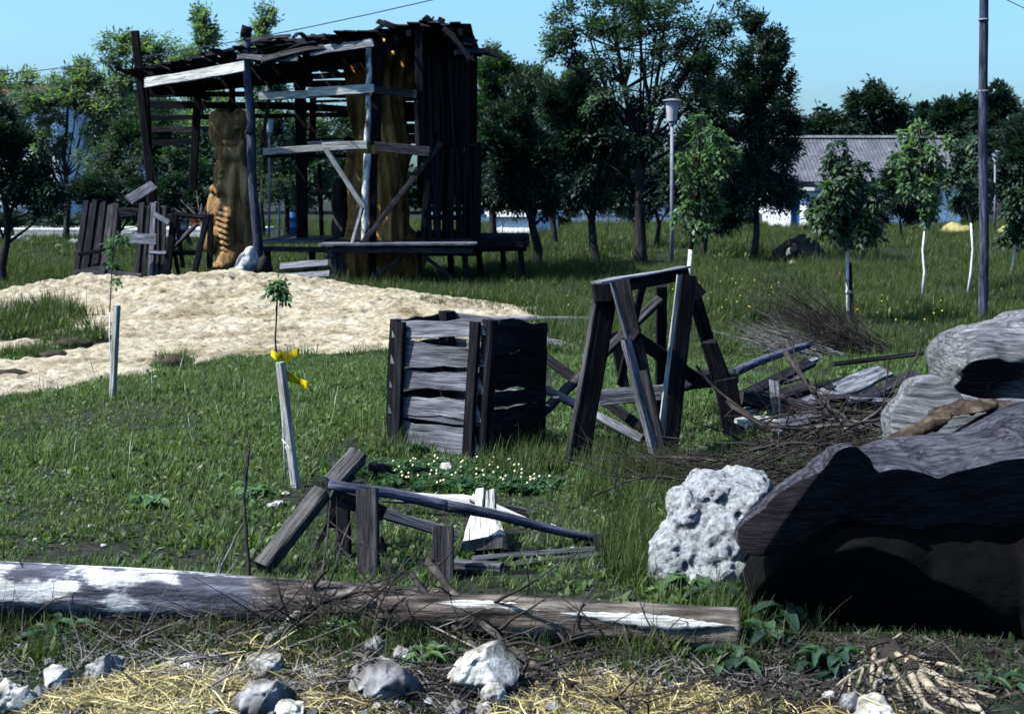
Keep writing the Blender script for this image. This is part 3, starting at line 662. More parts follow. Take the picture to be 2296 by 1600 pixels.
bpx(FP2, 'rail', (276, 534, 23.9), (350, 537, 23.9), 24, .04, M_GREY, n=(-.3, -1, .2)); bpx(FP2, 'rail', (262, 470, 24.6), (330, 472, 24.6), 8, .05, M_MID); bpx(FP2, 'rail', (268, 480, 24.6), (300, 478, 24.6), 14, .05, M_MID); bpx(FP2, 'rail', (335, 565, 23.9), (372, 568, 23.9), 9, .05, M_GREY, n=(-.2, -1, .6))
bpx(FP2, 'brace', (345, 480, 23.9), (378, 500, 23.9), 12, .05, M_GREY, n=(-.2, -1, .5)); bpx(FP2, 'plank', (240, 618, 23.9), (310, 626, 23.8), 30, .03, M_MID, n=(0, -1, .8), ragged=.1)
g = P(410, 622, 24.0); g.z = .2
TF = empty('trestle_frame', g, 'dark leaning trestle frame with a diagonal brace behind the sand mound', 'trestle')
for a, b, w in (((392, 478, 24.0), (372, 628, 23.9), 15), ((465, 482, 24.0), (436, 612, 23.9), 12), ((395, 480, 24.4), (410, 600, 24.5), 9), ((472, 480, 24.7), (470, 600, 24.7), 12)): bpx(TF, 'leg', a, b, w, .1, M_DARK)
bpx(TF, 'rail', (392, 480, 24.0), (466, 488, 24.0), 9, .1, M_DARK, n=(0, -1, .3)); bpx(TF, 'rail', (388, 566, 24), (446, 568, 24), 9, .07, M_DARK, n=(0, -1, .3)); bpx(TF, 'rail', (330, 490, 24.5), (395, 482, 24.5), 7, .06, M_MID)
bpx(TF, 'brace', (388, 555, 23.95), (442, 502, 23.95), 9, .06, M_MID, n=(-.5, -1, .3)); bpx(TF, 'brace', (390, 560, 24.1), (400, 612, 24.4), 8, .06, M_DARK)
o = sculpt('cloth_scrap', [ell(437, 497, 24.0, 7, 6, .03), ell(433, 503, 24.0, 4, 6, .03)], .008, M_RED, 1, [(14, .015, 2, 3, '')]); tag(o, 'small red cloth scrap caught on the brace of the leaning frame', 'cloth')
SB = Multi(); q = P(450, 482, 25.5)
SB.branch(P(452, 520, 25.5), (0, 0, 1), .5, .03, 0); 
for dx, dz in ((-.6, .6), (.5, .7), (-.15, 1), (.8, .2), (-1, .35)): SB.branch(P(452, 482, 25.5)-Vector((0, 0, .1)), (dx, 0, dz), .55, .018, 2)
o = SB.build('dead_shrub', M_TWIGP, P(452, 520, 25.5)); tag(o, 'bare grey dead shrub between the leaning frame and the slim carved trunk', 'shrub')

# ================================================================ lamps, poles, wires
def lamp(u, v0, v1, Y, label, hs=1.0, w=4.2):
    g = P(u, v0, Y); g.z = 0; t = empty('street_lamp', g, label, 'lamp post', 'white-shaded park lamps'); k = Y/F
    top = P(u, v1+50*hs, Y)
    link('pole', tubemesh([g-Vector((0, 0, .1)), g.lerp(top, .5), top], [w*k*1.1, w*k, w*k*.9], M_METALG, 10), t)
    c = Vector((top.x, top.y, 0)); z0 = top.z
    def lathe(name, prof, m):
        V = []; Fc = []; n = 20
        for r, z in prof:
            for j in range(n): V.append((r*math.cos(2*PI*j/n), r*math.sin(2*PI*j/n), z))
        for i in range(len(prof)-1):
            for j in range(n): a = i*n+j; b = i*n+(j+1) % n; Fc.append((a, b, b+n, a+n))
        link(name, mesh(name, V, Fc, m, False), t, Matrix.Translation(c))
    h = 43*hs*k
    lathe('lamp_shade', [(0.001, z0), (10.5*hs*k, z0), (15*hs*k, z0+h), (0.001, z0+h+.002)], M_METALW)
    lathe('lamp_cap', [(0.001, z0+h+.01), (22*hs*k, z0+h+.012), (20*hs*k, z0+h+.035), (5*hs*k, z0+h+.06), (0.001, z0+h+.065)], M_METALG)
    lathe('collar', [(0.001, z0-.08), (w*k*1.6, z0-.08), (w*k*1.6, z0-.002), (0.001, z0-.001)], M_METALG)
lamp(1506, 598, 222, 31.5, 'lamp post with a white tapered shade and flat cap in front of the tallest tree')
lamp(603, 548, 262, 44, 'lamp post seen through the open shed beside the round pole', .72, 2.8)
lamp(2230, 520, 338, 60, 'distant small lamp post right of the tall wooden utility pole', .5, 2.2)
g = P(2206, 722, Yof(722)); g.z = float(gz(g.x, g.y))
UP_ = empty('utility_pole', g, 'tall round wooden utility pole standing in the meadow at the right', 'utility pole'); Yq = g.y
pole(UP_, 'pole', g-Vector((0, 0, .3)), P(2204, -160, Yq), .062, .052, M_POLE, 14, .01, 12, .03)
for v in (45, 205): 
    c = P(2204, v, Yq); link('band', tubemesh([c-Vector((0, 0, .012)), c+Vector((0, 0, .012))], .064, M_METALG, 14), UP_)
c = P(2214, 210, Yq); link('insulator', tubemesh([c, c+Vector((.06, -.01, 0)), c+Vector((.075, -.01, .05))], [.008, .012, .02], M_METALW, 8), UP_)
a = P(-200, 178, 34); b = P(980, -2, 22); e = P(1250, -60, 19)
pts = [a.lerp(b, i/12)-Vector((0, 0, 1.0*(i/12)*(1-i/12))) for i in range(13)]+[e]
o = link('overhead_cable', tubemesh(pts, .009, M_WIRE, 5)); tag(o, 'thin overhead cable sagging across the sky above the shed', 'cable')
pts = [P(2204, -150, Yq), P(2235, -10, 18.5), P(2400, 70, 20)]
o = link('overhead_cable', tubemesh(pts, .006, M_WIRE, 5)); tag(o, 'short length of cable crossing the top right corner of the sky', 'cable')
for u, v0, v1, Y, lb in ((626, 545, 455, 45, 'thin grey metal post behind the shed near the blue barrel'), (1362, 530, 440, 60, 'thin grey post among the distant white sheds')):
    g = P(u, v0, Y); g.z = 0; o = link('metal_post', tubemesh([g-P(u, v0, Y)*0, P(u, v1, Y)], .035, M_METALG, 8)); tag(o, lb, 'post')
g = P(654, 505, 50); g.z = .15
BR = empty('barrel', g, 'blue metal barrel on the grass seen through the shed', 'barrel')
link('body', tubemesh([g, g+Vector((0, 0, .28)), g+Vector((0, 0, .30)), g+Vector((0, 0, .32)), g+Vector((0, 0, .6)), g+Vector((0, 0, .62)), g+Vector((0, 0, .64)), g+Vector((0, 0, .9))], [.2, .2, .215, .2, .2, .215, .2, .2], M_BLUE, 20), BR)
link('rim', tubemesh([g+Vector((0, 0, .88)), g+Vector((0, 0, .92))], .215, M_BLUE, 20), BR)

# ================================================================ buildings
def box(par, name, x0, x1, y0, y1, z0, z1, m):
    V = [(x, y, z) for x in (x0, x1) for y in (y0, y1) for z in (z0, z1)]
    Fc = [(0, 1, 3, 2), (4, 6, 7, 5), (0, 4, 5, 1), (2, 3, 7, 6), (0, 2, 6, 4), (1, 5, 7, 3)]
    c = Vector(((x0+x1)/2, (y0+y1)/2, (z0+z1)/2)); return link(name, mesh(name, [Vector(v)-c for v in V], Fc, m), par, Matrix.Translation(c))
def wallholes(par, name, x0, x1, y, z0, z1, holes, m, th=.3):
    """wall facing the camera with real openings (hx0, hx1, hz0, hz1)"""
    xs = sorted({x0, x1, *[h[0] for h in holes], *[h[1] for h in holes]}); zs = sorted({z0, z1, *[h[2] for h in holes], *[h[3] for h in holes]})
    V = []; Fc = []
    def q(a, b, c, d): i = len(V); V.extend([a, b, c, d]); Fc.append((i, i+1, i+2, i+3))
    for i in range(len(xs)-1):
        for j in range(len(zs)-1):
            a, b, c, d = xs[i], xs[i+1], zs[j], zs[j+1]; mx, mz = (a+b)/2, (c+d)/2
            if any(h[0] < mx < h[1] and h[2] < mz < h[3] for h in holes): continue
            q((a, y, c), (b, y, c), (b, y, d), (a, y, d)); q((a, y+th, c), (a, y+th, d), (b, y+th, d), (b, y+th, c))
    for a, b, c, d in holes+[(x0, x1, z0, z1)]:
        q((a, y, c), (a, y+th, c), (b, y+th, c), (b, y, c)); q((a, y, d), (b, y, d), (b, y+th, d), (a, y+th, d)); q((a, y, c), (a, y, d), (a, y+th, d), (a, y+th, c)); q((b, y, c), (b, y+th, c), (b, y+th, d), (b, y, d))
    return link(name, mesh(name, V, Fc, m), par)
def windowset(par, x0, x1, z0, z1, y, m=None):
    w = empty('window', (0, 0, 0), None, None); w.parent = par; w.location = Vector(((x0+x1)/2, y, z0))-par.location
    def sub(name, a, b, c, d, yy0, yy1, mm):
        V = [(x, yy, z) for x in (a, b) for yy in (yy0, yy1) for z in (c, d)]
        Fc = [(0, 1, 3, 2), (4, 6, 7, 5), (0, 4, 5, 1), (2, 3, 7, 6), (0, 2, 6, 4), (1, 5, 7, 3)]
        o = bpy.data.objects.new(name, mesh(name, [(p[0]-(x0+x1)/2, p[1]-y, p[2]-z0) for p in V], Fc, mm)); COL.objects.link(o); o.parent = w; return o
    f = .07; mf = m or M_METALW
    sub('pane', x0+f, x1-f, z0+f, z1-f, y+.16, y+.18, M_WINDOW)
    for a, b, c, d in ((x0, x0+f, z0, z1), (x1-f, x1, z0, z1), (x0+f, x1-f, z0, z0+f), (x0+f, x1-f, z1-f, z1), ((x0+x1)/2-.03, (x0+x1)/2+.03, z0+f, z1-f)): sub('frame', a, b, c, d, y+.12, y+.2, mf)
    sub('sill', x0-.08, x1+.08, z0-.06, z0-.002, y-.08, y+.14, mf)
def zAt(v, Y): return P(CX, v, Y).z
def xAt(u, Y, v=480): return P(u, v, Y).x
# long low house, corrugated roof
YH = 74; HS = empty('farm_house', (xAt(1960, YH), YH, 0), 'long low whitewashed house with a grey corrugated roof behind the saplings', 'house')
ze = zAt(404, YH); zr = zAt(310, YH+4.2); xl, xr = xAt(1745, YH), xAt(2152, YH)
wx = [xAt(u, YH) for u in (1850, 1900, 1960, 2010, 2070)]
holes = [(x, x+.95, 1.15, 2.0) for x in wx]
wallholes(HS, 'wall', xl, xr, YH, .75, ze, holes, M_GREYW); wallholes(HS, 'plinth', xl-.03, xr+.03, YH-.04, -.3, .75, [], M_WHITEW)  # eave shade painted in: bluish upper wall above a sunlit white plinth
for h in holes: windowset(HS, *h, YH)
box(HS, 'wall', xr-.3, xr, YH+.31, YH+8.4, 0, ze, M_GREYW); box(HS, 'wall', xl, xl+.3, YH+.31, YH+8.4, 0, ze, M_WHITEW)
def corr(par, name, x0, x1, ya, za, yb, zb, m, period=.2, amp=.014):
    n = int((x1-x0)/period*6); V = []; Fc = []
    for i in range(n+1):
        x = x0+(x1-x0)*i/n; o = amp*math.sin(2*PI*(x-x0)/period)
        for j in range(4): t = j/3; V.append((x, ya+(yb-ya)*t, za+(zb-za)*t+o))
    for i in range(n):
        for j in range(3): a = i*4+j; Fc.append((a, a+4, a+5, a+1))
    return link(name, mesh(name, V, Fc, m), par)
M_ROOF = plainnoise('grey_asbestos_roofing', [(0.3, (.08, .085, .11)), (.55, (.13, .135, .17)), (.75, (.20, .21, .25))], 1.3, .2, .02, fine=8)
for i in range(2):
    ta, tb = i/2, (i+1)/2+.03; corr(HS, 'roof_sheet', xl-.4, xr+.35, YH-.45+4.65*ta, ze-.1+(zr-ze+.1)*ta+(.03 if i == 0 else -.02), YH-.45+4.65*tb, ze-.1+(zr-ze+.1)*tb+(.03 if i == 0 else -.02), M_ROOF)
corr(HS, 'roof_sheet', xl-.4, xr+.35, YH+4.2, zr, YH+8.9, ze-.1, M_ROOF)
box(HS, 'ridge_cap', xl-.4, xr+.35, YH+4.05, YH+4.35, zr+.02, zr+.14, M_CONC); box(HS, 'fascia', xl-.4, xr+.35, YH-.48, YH-.44, ze-.28, ze-.12, M_MID)
for xg in (xl+.0, xr-.28): link('gable', mesh('gable', [(xg, YH+.3, ze), (xg, YH+8.4, ze), (xg, YH+4.2, zr-.08), (xg+.28, YH+.3, ze), (xg+.28, YH+8.4, ze), (xg+.28, YH+4.2, zr-.08)], [(0, 1, 2), (5, 4, 3), (0, 2, 5, 3), (1, 4, 5, 2), (0, 3, 4, 1)], M_WHITEW), HS)
# annexe with lower roof on the left
YA = 68; AN = empty('annexe', (xAt(1765, YA), YA, 0), 'small white annexe with a dark doorway left of the corrugated roof', 'outbuilding')
a0, a1 = xAt(1722, YA), xAt(1812, YA); za = zAt(428, YA); d0, d1 = xAt(1772, YA), xAt(1792, YA)
wallholes(AN, 'wall', a0, a1, YA, -.3, za, [(d0, d1, -.3, za-.35)], M_WHITEW); box(AN, 'door', d0+.02, d1-.02, YA+.2, YA+.26, 0, za-.37, M_BLUE)
box(AN, 'wall', a1-.3, a1, YA+.31, YA+5, 0, za, M_GREYW); box(AN, 'wall', a0, a0+.3, YA+.31, YA+5, 0, za, M_WHITEW); box(AN, 'roof', a0-.3, a1+.3, YA-.3, YA+5.2, za+.003, za+.16, M_CONC)
# white shed and a long low white wall seen between the trunks
YK = 56; KS = empty('white_shed', (xAt(1138, YK), YK, 0), 'small bright white shed glimpsed between the dark tree trunks beside the shed deck', 'shed')
k0, k1 = xAt(1096, YK), xAt(1192, YK); zk = zAt(486, YK)
wallholes(KS, 'wall', k0, k1, YK, -.3, zk, [], M_WHITEW); box(KS, 'wall', k1-.2, k1, YK+.31, YK+3, 0, zk, M_WHITEW); box(KS, 'wall', k0, k0+.2, YK+.31, YK+3, 0, zk, M_WHITEW); box(KS, 'roof', k0-.15, k1+.15, YK-.2, YK+3.2, zk+.003, zk+.22, M_GREYW); box(KS, 'door', k0+.45, k0+.5, YK-.03, YK-.004, 0, zk-.1, M_GREYW)
YW = 80; LB = empty('low_building', (xAt(1350, YW), YW, 0), 'long low white building with small blue-grey windows far behind the tree trunks', 'building')
b0, b1 = xAt(960, YW), xAt(1660, YW); zb = zAt(455, YW)
hl = [(xAt(u, YW), xAt(u+26, YW), zAt(483, YW), zAt(463, YW)) for u in range(985, 1640, 72)]
wallholes(LB, 'wall', b0, b1, YW, -.3, zb, hl, M_WHITEW)
for h in hl: windowset(LB, *h, YW)
box(LB, 'wall', b0, b0+.3, YW+.31, YW+8, 0, zb, M_WHITEW); box(LB, 'wall', b1-.3, b1, YW+.31, YW+8, 0, zb, M_WHITEW); box(LB, 'roof', b0-.4, b1+.4, YW-.4, YW+8.3, zb+.003, zb+.3, M_GREYW)
# two-storey houses at the left
def house(u0, u1, vt, Y, label, rows, ncol, roofm):
    h = empty('town_house', (xAt((u0+u1)/2, Y), Y, 0), label, 'building'); x0, x1 = xAt(u0, Y), xAt(u1, Y); z1 = zAt(vt, Y)
    hl = []
    for r in range(rows):
        for c in range(ncol):
            xa = x0+(x1-x0)*(c+.3)/ncol; zc = 1.0+r*(z1-.6)/rows; hl.append((xa, xa+(x1-x0)/ncol*.42, zc, zc+1.45))
    wallholes(h, 'wall', x0, x1, Y, -.3, z1, hl, M_WHITEW)
    for q in hl: windowset(h, *q, Y)
    box(h, 'wall', x1-.3, x1, Y+.31, Y+9, 0, z1, M_WHITEW); box(h, 'wall', x0, x0+.3, Y+.31, Y+9, 0, z1, M_WHITEW)
    zt = z1+.9; V = [(x0-.5, Y-.5, z1), (x1+.5, Y-.5, z1), (x1+.5, Y+9.5, z1), (x0-.5, Y+9.5, z1), (x0+1.5, Y+4.5, zt), (x1-1.5, Y+4.5, zt)]
    link('roof', mesh('roof', V, [(0, 1, 5, 4), (1, 2, 5), (2, 3, 4, 5), (3, 0, 4), (0, 3, 2, 1)], roofm), h)
    box(h, 'chimney', x0+2, x0+2.6, Y+4, Y+4.6, zt-.6, zt+.7, roofm); return h
house(-160, 135, 214, 72, 'two-storey white house with a dark red roof at the left edge', 2, 5, M_BROWNR)
house(150, 345, 226, 78, 'two-storey white house with a dark roof beside the thin leaning post', 2, 3, M_MID)
AN.rotation_euler.z = -.35; KS.rotation_euler.z = -.4; LB.rotation_euler.z = -.14
# road strip and kerb on the left
def strip(name, pts, w0, z, m, th=None):
    V = []; Fc = []
    for i, (x, y) in enumerate(pts): V += [(x, y-w0/2, z), (x, y+w0/2, z)]
    for i in range(len(pts)-1): a = 2*i; Fc.append((a, a+2, a+3, a+1))
    return link(name, mesh(name, V, Fc, m))
M_ROAD = plainnoise('grey_asphalt', [(0.3, (.20, .21, .22)), (.7, (.32, .33, .35))], 2, .2, .02, fine=14)
px_ = [(-60+i*2.9, 55.0+.3*math.sin(i*.5)) for i in range(18)]
tag(strip('road', px_, 6.5, .045, M_ROAD), kind='structure')
kb = Multi()
for i in range(26):
    x0, x1 = -60+i*1.9, -60+i*1.9+1.88; y = 58.4+.1*math.sin(i)
    V = [(x, yy, z) for x in (x0, x1) for yy in (y, y+5.5) for z in (0, .16)]; b = len(kb.V); kb.V += [Vector(v) for v in V]; kb.F += [(b+0, b+1, b+3, b+2), (b+4, b+6, b+7, b+5), (b+0, b+4, b+5, b+1), (b+2, b+3, b+7, b+6), (b+1, b+5, b+7, b+3)]
tag(kb.build('pavement', M_CONC, smooth=False), kind='structure')
# ================================================================ trees
T = tree
T('maple_tree', 'round dark leafy tree at the left edge with a slender black trunk', (12, 640), [(10, 350, 80, 80), (70, 420, 85, 60), (-50, 330, 90, 110), (-10, 270, 50, 50), (110, 450, 50, 40)], 25.2, M_LEAFD, 4800, S=.2, trunk_r=.085, shell=.6, nb=10)
T('poplar_tree', 'tall narrow tree top rising left of the shed roof, farther from the pole', (452, None), [(455, 40, 22, 34), (462, 85, 30, 30), (450, 130, 42, 34), (445, 200, 50, 60)], 52, M_LEAFY, 900, S=.4, trunk_r=.1)
T('poplar_tree', 'narrow tree top just right of the round pole above the shed roof', (590, None), [(600, 35, 18, 24), (590, 65, 22, 24), (570, 110, 40, 30), (590, 180, 50, 60)], 54, M_LEAFY, 750, S=.4, trunk_r=.1)
T('deciduous_tree', 'pale airy tree standing left of the leaning post against the sky', (262, None), [(262, 110, 40, 40), (300, 130, 60, 45), (255, 190, 55, 45), (340, 110, 40, 40), (380, 130, 55, 45), (290, 240, 60, 50)], 48, M_LEAFY, 1500, S=.34, trunk_r=.12)
T('deciduous_tree', 'light green tree in front of the white houses left of the leaning post', (150, None), [(150, 205, 50, 35), (190, 170, 40, 40), (225, 260, 50, 50), (90, 250, 50, 36), (220, 350, 45, 60), (110, 320, 50, 44), (60, 225, 50, 26)], 46, M_LEAFY, 2300, S=.32, trunk_r=.11)
T('deciduous_tree', 'tree overtopping the red roof at the far left', (20, None), [(10, 185, 60, 25), (60, 175, 40, 18), (-20, 260, 60, 50), (110, 180, 30, 16)], 50, M_LEAFY, 700, S=.34, trunk_r=.12)
T('deciduous_tree', 'dense bright green tree behind the leaning post of the shed', (330, None), [(300, 330, 75, 70), (370, 340, 70, 80), (250, 380, 60, 55), (330, 260, 60, 50), (420, 400, 50, 60)], 40, M_LEAF, 3400, S=.26, trunk_r=.12)
T('deciduous_tree', 'yellow-green tree seen through the slats at the back of the shed', (420, None), [(400, 290, 60, 60), (450, 330, 60, 70), (480, 260, 60, 50), (540, 300, 50, 60)], 44, M_LEAFY, 2600, S=.28, trunk_r=.1)
T('deciduous_tree', 'tree behind the shed seen between round pole and carved trunk', (640, None), [(620, 350, 60, 70), (690, 370, 60, 70), (590, 270, 50, 50), (650, 430, 70, 40), (740, 300, 60, 60), (690, 270, 60, 35)], 46, M_LEAF, 3200, S=.28, trunk_r=.1)
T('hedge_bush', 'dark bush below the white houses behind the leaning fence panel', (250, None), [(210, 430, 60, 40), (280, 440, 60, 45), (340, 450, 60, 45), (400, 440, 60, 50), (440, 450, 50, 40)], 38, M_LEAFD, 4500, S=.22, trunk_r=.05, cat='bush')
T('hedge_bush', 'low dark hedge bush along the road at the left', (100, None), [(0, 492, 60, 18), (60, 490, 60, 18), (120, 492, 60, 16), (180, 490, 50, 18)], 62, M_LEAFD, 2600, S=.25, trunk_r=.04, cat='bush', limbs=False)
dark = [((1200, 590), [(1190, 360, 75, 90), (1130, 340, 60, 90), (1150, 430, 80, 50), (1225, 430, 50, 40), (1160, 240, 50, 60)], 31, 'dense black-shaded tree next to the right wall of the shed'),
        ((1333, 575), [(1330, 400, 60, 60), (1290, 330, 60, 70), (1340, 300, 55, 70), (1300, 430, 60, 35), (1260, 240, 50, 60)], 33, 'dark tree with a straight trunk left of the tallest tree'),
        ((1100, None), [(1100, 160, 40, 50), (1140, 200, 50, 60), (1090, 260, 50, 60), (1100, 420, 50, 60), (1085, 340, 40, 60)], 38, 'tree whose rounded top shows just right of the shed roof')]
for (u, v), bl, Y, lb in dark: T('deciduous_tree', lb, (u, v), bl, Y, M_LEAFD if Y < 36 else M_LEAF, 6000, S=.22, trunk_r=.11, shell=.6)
T('deciduous_tree', 'slender background tree between the shed roof and the tallest tree', (1240, None), [(1200, 190, 50, 50), (1250, 250, 50, 60), (1190, 290, 60, 60), (1290, 200, 40, 50)], 44, M_LEAF, 4200, S=.3, trunk_r=.1)
T('deciduous_tree', 'tallest tree, with an open vase of dark limbs and a feathery crown', (1436, 592), [(1300, 50, 60, 55), (1250, 110, 40, 50), (1380, 30, 80, 60), (1480, 10, 90, 60), (1560, 60, 80, 60), (1420, 110, 90, 60), (1330, 160, 70, 50), (1520, 150, 80, 60), (1600, 110, 60, 60), (1370, 220, 70, 50), (1490, 230, 80, 60), (1580, 220, 60, 50), (1340, 300, 60, 60), (1430, 310, 70, 50), (1245, 50, 20, 40), (1640, 20, 30, 40)], 32.6, M_LEAF, 3500, S=.25, trunk_r=.13, nb=9, shell=.35, trunk_pts=[(1436, 592), (1434, 480), (1432, 380), (1420, 290), (1400, 200), (1385, 110), (1375, 20)])
# extra limbs of the tallest tree
LM = Multi(); rt = [o for o in COL.objects if o.name.startswith('deciduous_tree') and o.get('label', '').startswith('tallest')][0]
for pts, r in (([(1434, 420), (1455, 300), (1470, 200), (1485, 90), (1500, -30)], .07), ([(1440, 380), (1480, 270), (1530, 180), (1570, 90), (1600, 10)], .06), ([(1430, 330), (1400, 250), (1340, 190), (1280, 150), (1240, 110)], .05), ([(1432, 350), (1380, 260), (1350, 180), (1320, 80), (1310, 20)], .05), ([(1450, 320), (1520, 260), (1600, 200), (1640, 150)], .045), ([(1460, 250), (1440, 150), (1430, 40), (1420, -40)], .05), ([(1420, 290), (1350, 240), (1290, 230)], .035), ([(1438, 440), (1500, 390), (1560, 370)], .03), ([(1434, 430), (1380, 380), (1330, 350)], .03)):
    LM.tube([P(u, v, 32.6+.25*math.sin(i*1.3+u)) for i, (u, v) in enumerate(pts)], [r*(1-.75*i/(len(pts)-1)) for i in range(len(pts))], 6)
LM.build('limb', M_BARK, rt.location, rt)
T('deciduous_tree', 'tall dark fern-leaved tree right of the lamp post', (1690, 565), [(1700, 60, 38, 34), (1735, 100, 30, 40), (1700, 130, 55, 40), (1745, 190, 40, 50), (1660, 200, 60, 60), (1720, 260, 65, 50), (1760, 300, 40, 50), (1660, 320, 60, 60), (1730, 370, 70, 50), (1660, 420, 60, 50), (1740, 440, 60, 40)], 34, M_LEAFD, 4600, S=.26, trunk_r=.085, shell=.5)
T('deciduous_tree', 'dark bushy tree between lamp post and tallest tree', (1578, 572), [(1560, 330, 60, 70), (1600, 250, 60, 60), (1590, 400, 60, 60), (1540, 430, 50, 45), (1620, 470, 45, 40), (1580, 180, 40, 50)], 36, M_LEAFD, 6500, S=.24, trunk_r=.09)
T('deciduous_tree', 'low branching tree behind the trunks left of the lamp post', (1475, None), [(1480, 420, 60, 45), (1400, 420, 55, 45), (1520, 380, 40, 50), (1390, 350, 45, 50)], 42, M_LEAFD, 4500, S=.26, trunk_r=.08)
far = [(1830, [(1840, 285, 60, 35), (1800, 300, 50, 35)], 100), (1960, [(1945, 250, 45, 42), (1965, 215, 18, 25), (1990, 240, 35, 35), (1920, 230, 16, 25), (1930, 290, 60, 35), (2010, 270, 30, 30), (1955, 195, 8, 14)], 98), (2070, [(2080, 300, 40, 30), (2065, 270, 15, 30)], 104), (2140, [(2140, 290, 45, 40), (2120, 260, 25, 30), (2165, 255, 25, 35)], 92), (2240, [(2245, 260, 35, 45), (2270, 300, 40, 40), (2230, 220, 18, 25), (2210, 290, 30, 40)], 90), (2300, [(2290, 350, 50, 70), (2330, 290, 60, 60), (2250, 400, 50, 50)], 82), (2190, [(2190, 350, 40, 50), (2180, 420, 40, 50)], 86), (1745, [(1750, 320, 50, 50), (1720, 400, 50, 50)], 96)]
fl = ['distant dark tree clump rising just left above the corrugated roof', 'distant spired dark tree, highest point of the skyline behind the corrugated roof', 'thin distant conifer-like tree behind the right half of the roof', 'distant rounded tree left of the utility pole', 'distant ragged tree right behind the utility pole', 'large dark tree at the far right edge', 'dark tree at the right end of the corrugated house', 'distant tree behind the annexe']
for (u, bl, Y), lb in zip(far, fl): T('distant_tree', lb, (u, None), bl, Y, M_LEAFD, 2600, S=.75, trunk_r=.2, cat='tree', group=None, limbs=False)
# far wood closing the horizon: one uncountable mass
C = []; 
for i in range(20000):
    u = R.uniform(-700, 3000); Yf = R.uniform(112, 135); h = 5.2+1.7*math.sin(u*.011)+1.2*math.sin(u*.031+1)+.8*math.sin(u*.09)
    C.append((xAt(u, Yf), Yf, R.uniform(.2, 1)**.8*h))
C = np.array(C); D = NP.normal(0, 1, C.shape)+np.array([0, -.8, .6]); V, Fc = sprays(C, D, 1.1, 5, .6, .6)
o = link('woodland', mesh('woodland', V, Fc, M_LEAFD)); tag(o, 'far line of dark woodland closing off the fields', 'woodland', kind='stuff')
# bushes in front of the house
T('garden_bush', 'spreading bright-edged bush under the first whitewashed sapling', (1900, None), [(1870, 485, 55, 28), (1930, 495, 50, 34), (1850, 465, 32, 24), (1960, 500, 32, 28), (1915, 530, 48, 22)], 36, M_LEAFD, 4200, S=.2, trunk_r=.03, cat='bush')
T('garden_bush', 'dark round bush in front of the house wall, right of the first sapling', (2020, 505), [(2015, 420, 45, 45), (1990, 450, 40, 35), (2050, 460, 40, 35), (2010, 390, 25, 25)], 50, M_LEAFD, 2800, S=.28, trunk_r=.05, cat='bush')
T('garden_bush', 'grey-green bush at the right end of the house wall', (2180, None), [(2175, 460, 40, 30), (2200, 440, 30, 30)], 58, M_LEAF, 1400, S=.3, trunk_r=.04, cat='bush')
for i, (u, v, w, lb) in enumerate([(1240, 488, 40, 'leftmost low bush at the far edge of the meadow below the black-shaded trees'), (1420, 487, 35, 'low bush at the far edge of the meadow behind the tallest trunk'), (1640, 490, 45, 'low bush at the far edge of the meadow beside the annexe')]):
    T('garden_bush', lb, (u, None), [(u, v-12, w, 16), (u+w*.5, v-5, w*.7, 12)], 60, M_LEAFD, 900, S=.3, trunk_r=.03, cat='bush', limbs=False)

# saplings on the right: whitewashed stems, maple leaves
def sapling(label, stem, Y, blobs, m, n, S=.17, r=.022, split=.55, stake=None):
    g = P(*stem[0], Y); g.z = float(gz(g.x, g.y)); root = empty('sapling', g, label, 'sapling', 'young trees planted in the meadow')
    pts = [g-Vector((0, 0, .05))]+[P(u, v, Y) for u, v in stem[1:]]; nn = len(pts); k = max(1, int(nn*split))
    rr = [r*(1-.65*i/(nn-1)) for i in range(nn)]
    link('painted_stem', tubemesh(pts[:k+1], rr[:k+1], M_LIME, 8), root); 
    mb = Multi(); mb.tube(pts[k:], rr[k:], 6); kk = Y/F; bl = []
    for u, v, ru, rv in blobs:
        c = P(u, v, Y+R.uniform(-.2, .2)); bl.append((c, (ru*kk, ru*kk*.9, rv*kk)))
        for _ in range(4):
            d = NP.normal(0, 1, 3); st = pts[R.randint(k, nn-1)]; mb.tube([st, st.lerp(c, .6), c+Vector((d[0]*ru*kk, d[1]*ru*kk, d[2]*rv*kk))*.6], [.008, .006, .002], 4)
    mb.build('trunk', M_BARK, g, root)
    cl = []
    for c, rd in bl:
        for _ in range(7):
            d = NP.normal(0, 1, 3); d /= np.linalg.norm(d); cl.append((c+Vector((d[0]*rd[0], d[1]*rd[1], d[2]*rd[2]))*R.uniform(.4, 1.55), tuple(x*.26 for x in rd)))
    C, D = blob_points(cl, n, .5); V, Fc = sprays(C, D+np.array([0, 0, -.5]), S*NP.uniform(.7, 1.3, n), 5, .5, .62, .35, .3)
    link('crown', mesh('crown', V-np.array(g), Fc, m), root, Matrix.Translation(g)); return root
sapling('leaning sapling with bright drooping leaves right of the lamp post', [(1536, 606), (1548, 560), (1556, 510), (1562, 450), (1565, 380), (1570, 300), (1572, 262)], 17.5, [(1575, 285, 22, 28), (1600, 325, 38, 28), (1560, 345, 30, 22), (1625, 350, 22, 18), (1545, 390, 32, 28), (1590, 400, 38, 30), (1560, 440, 30, 26), (1600, 460, 30, 28), (1535, 470, 22, 20), (1570, 500, 35, 24), (1530, 350, 18, 12)], M_LEAFB, 760, S=.12, r=.03, split=.1)
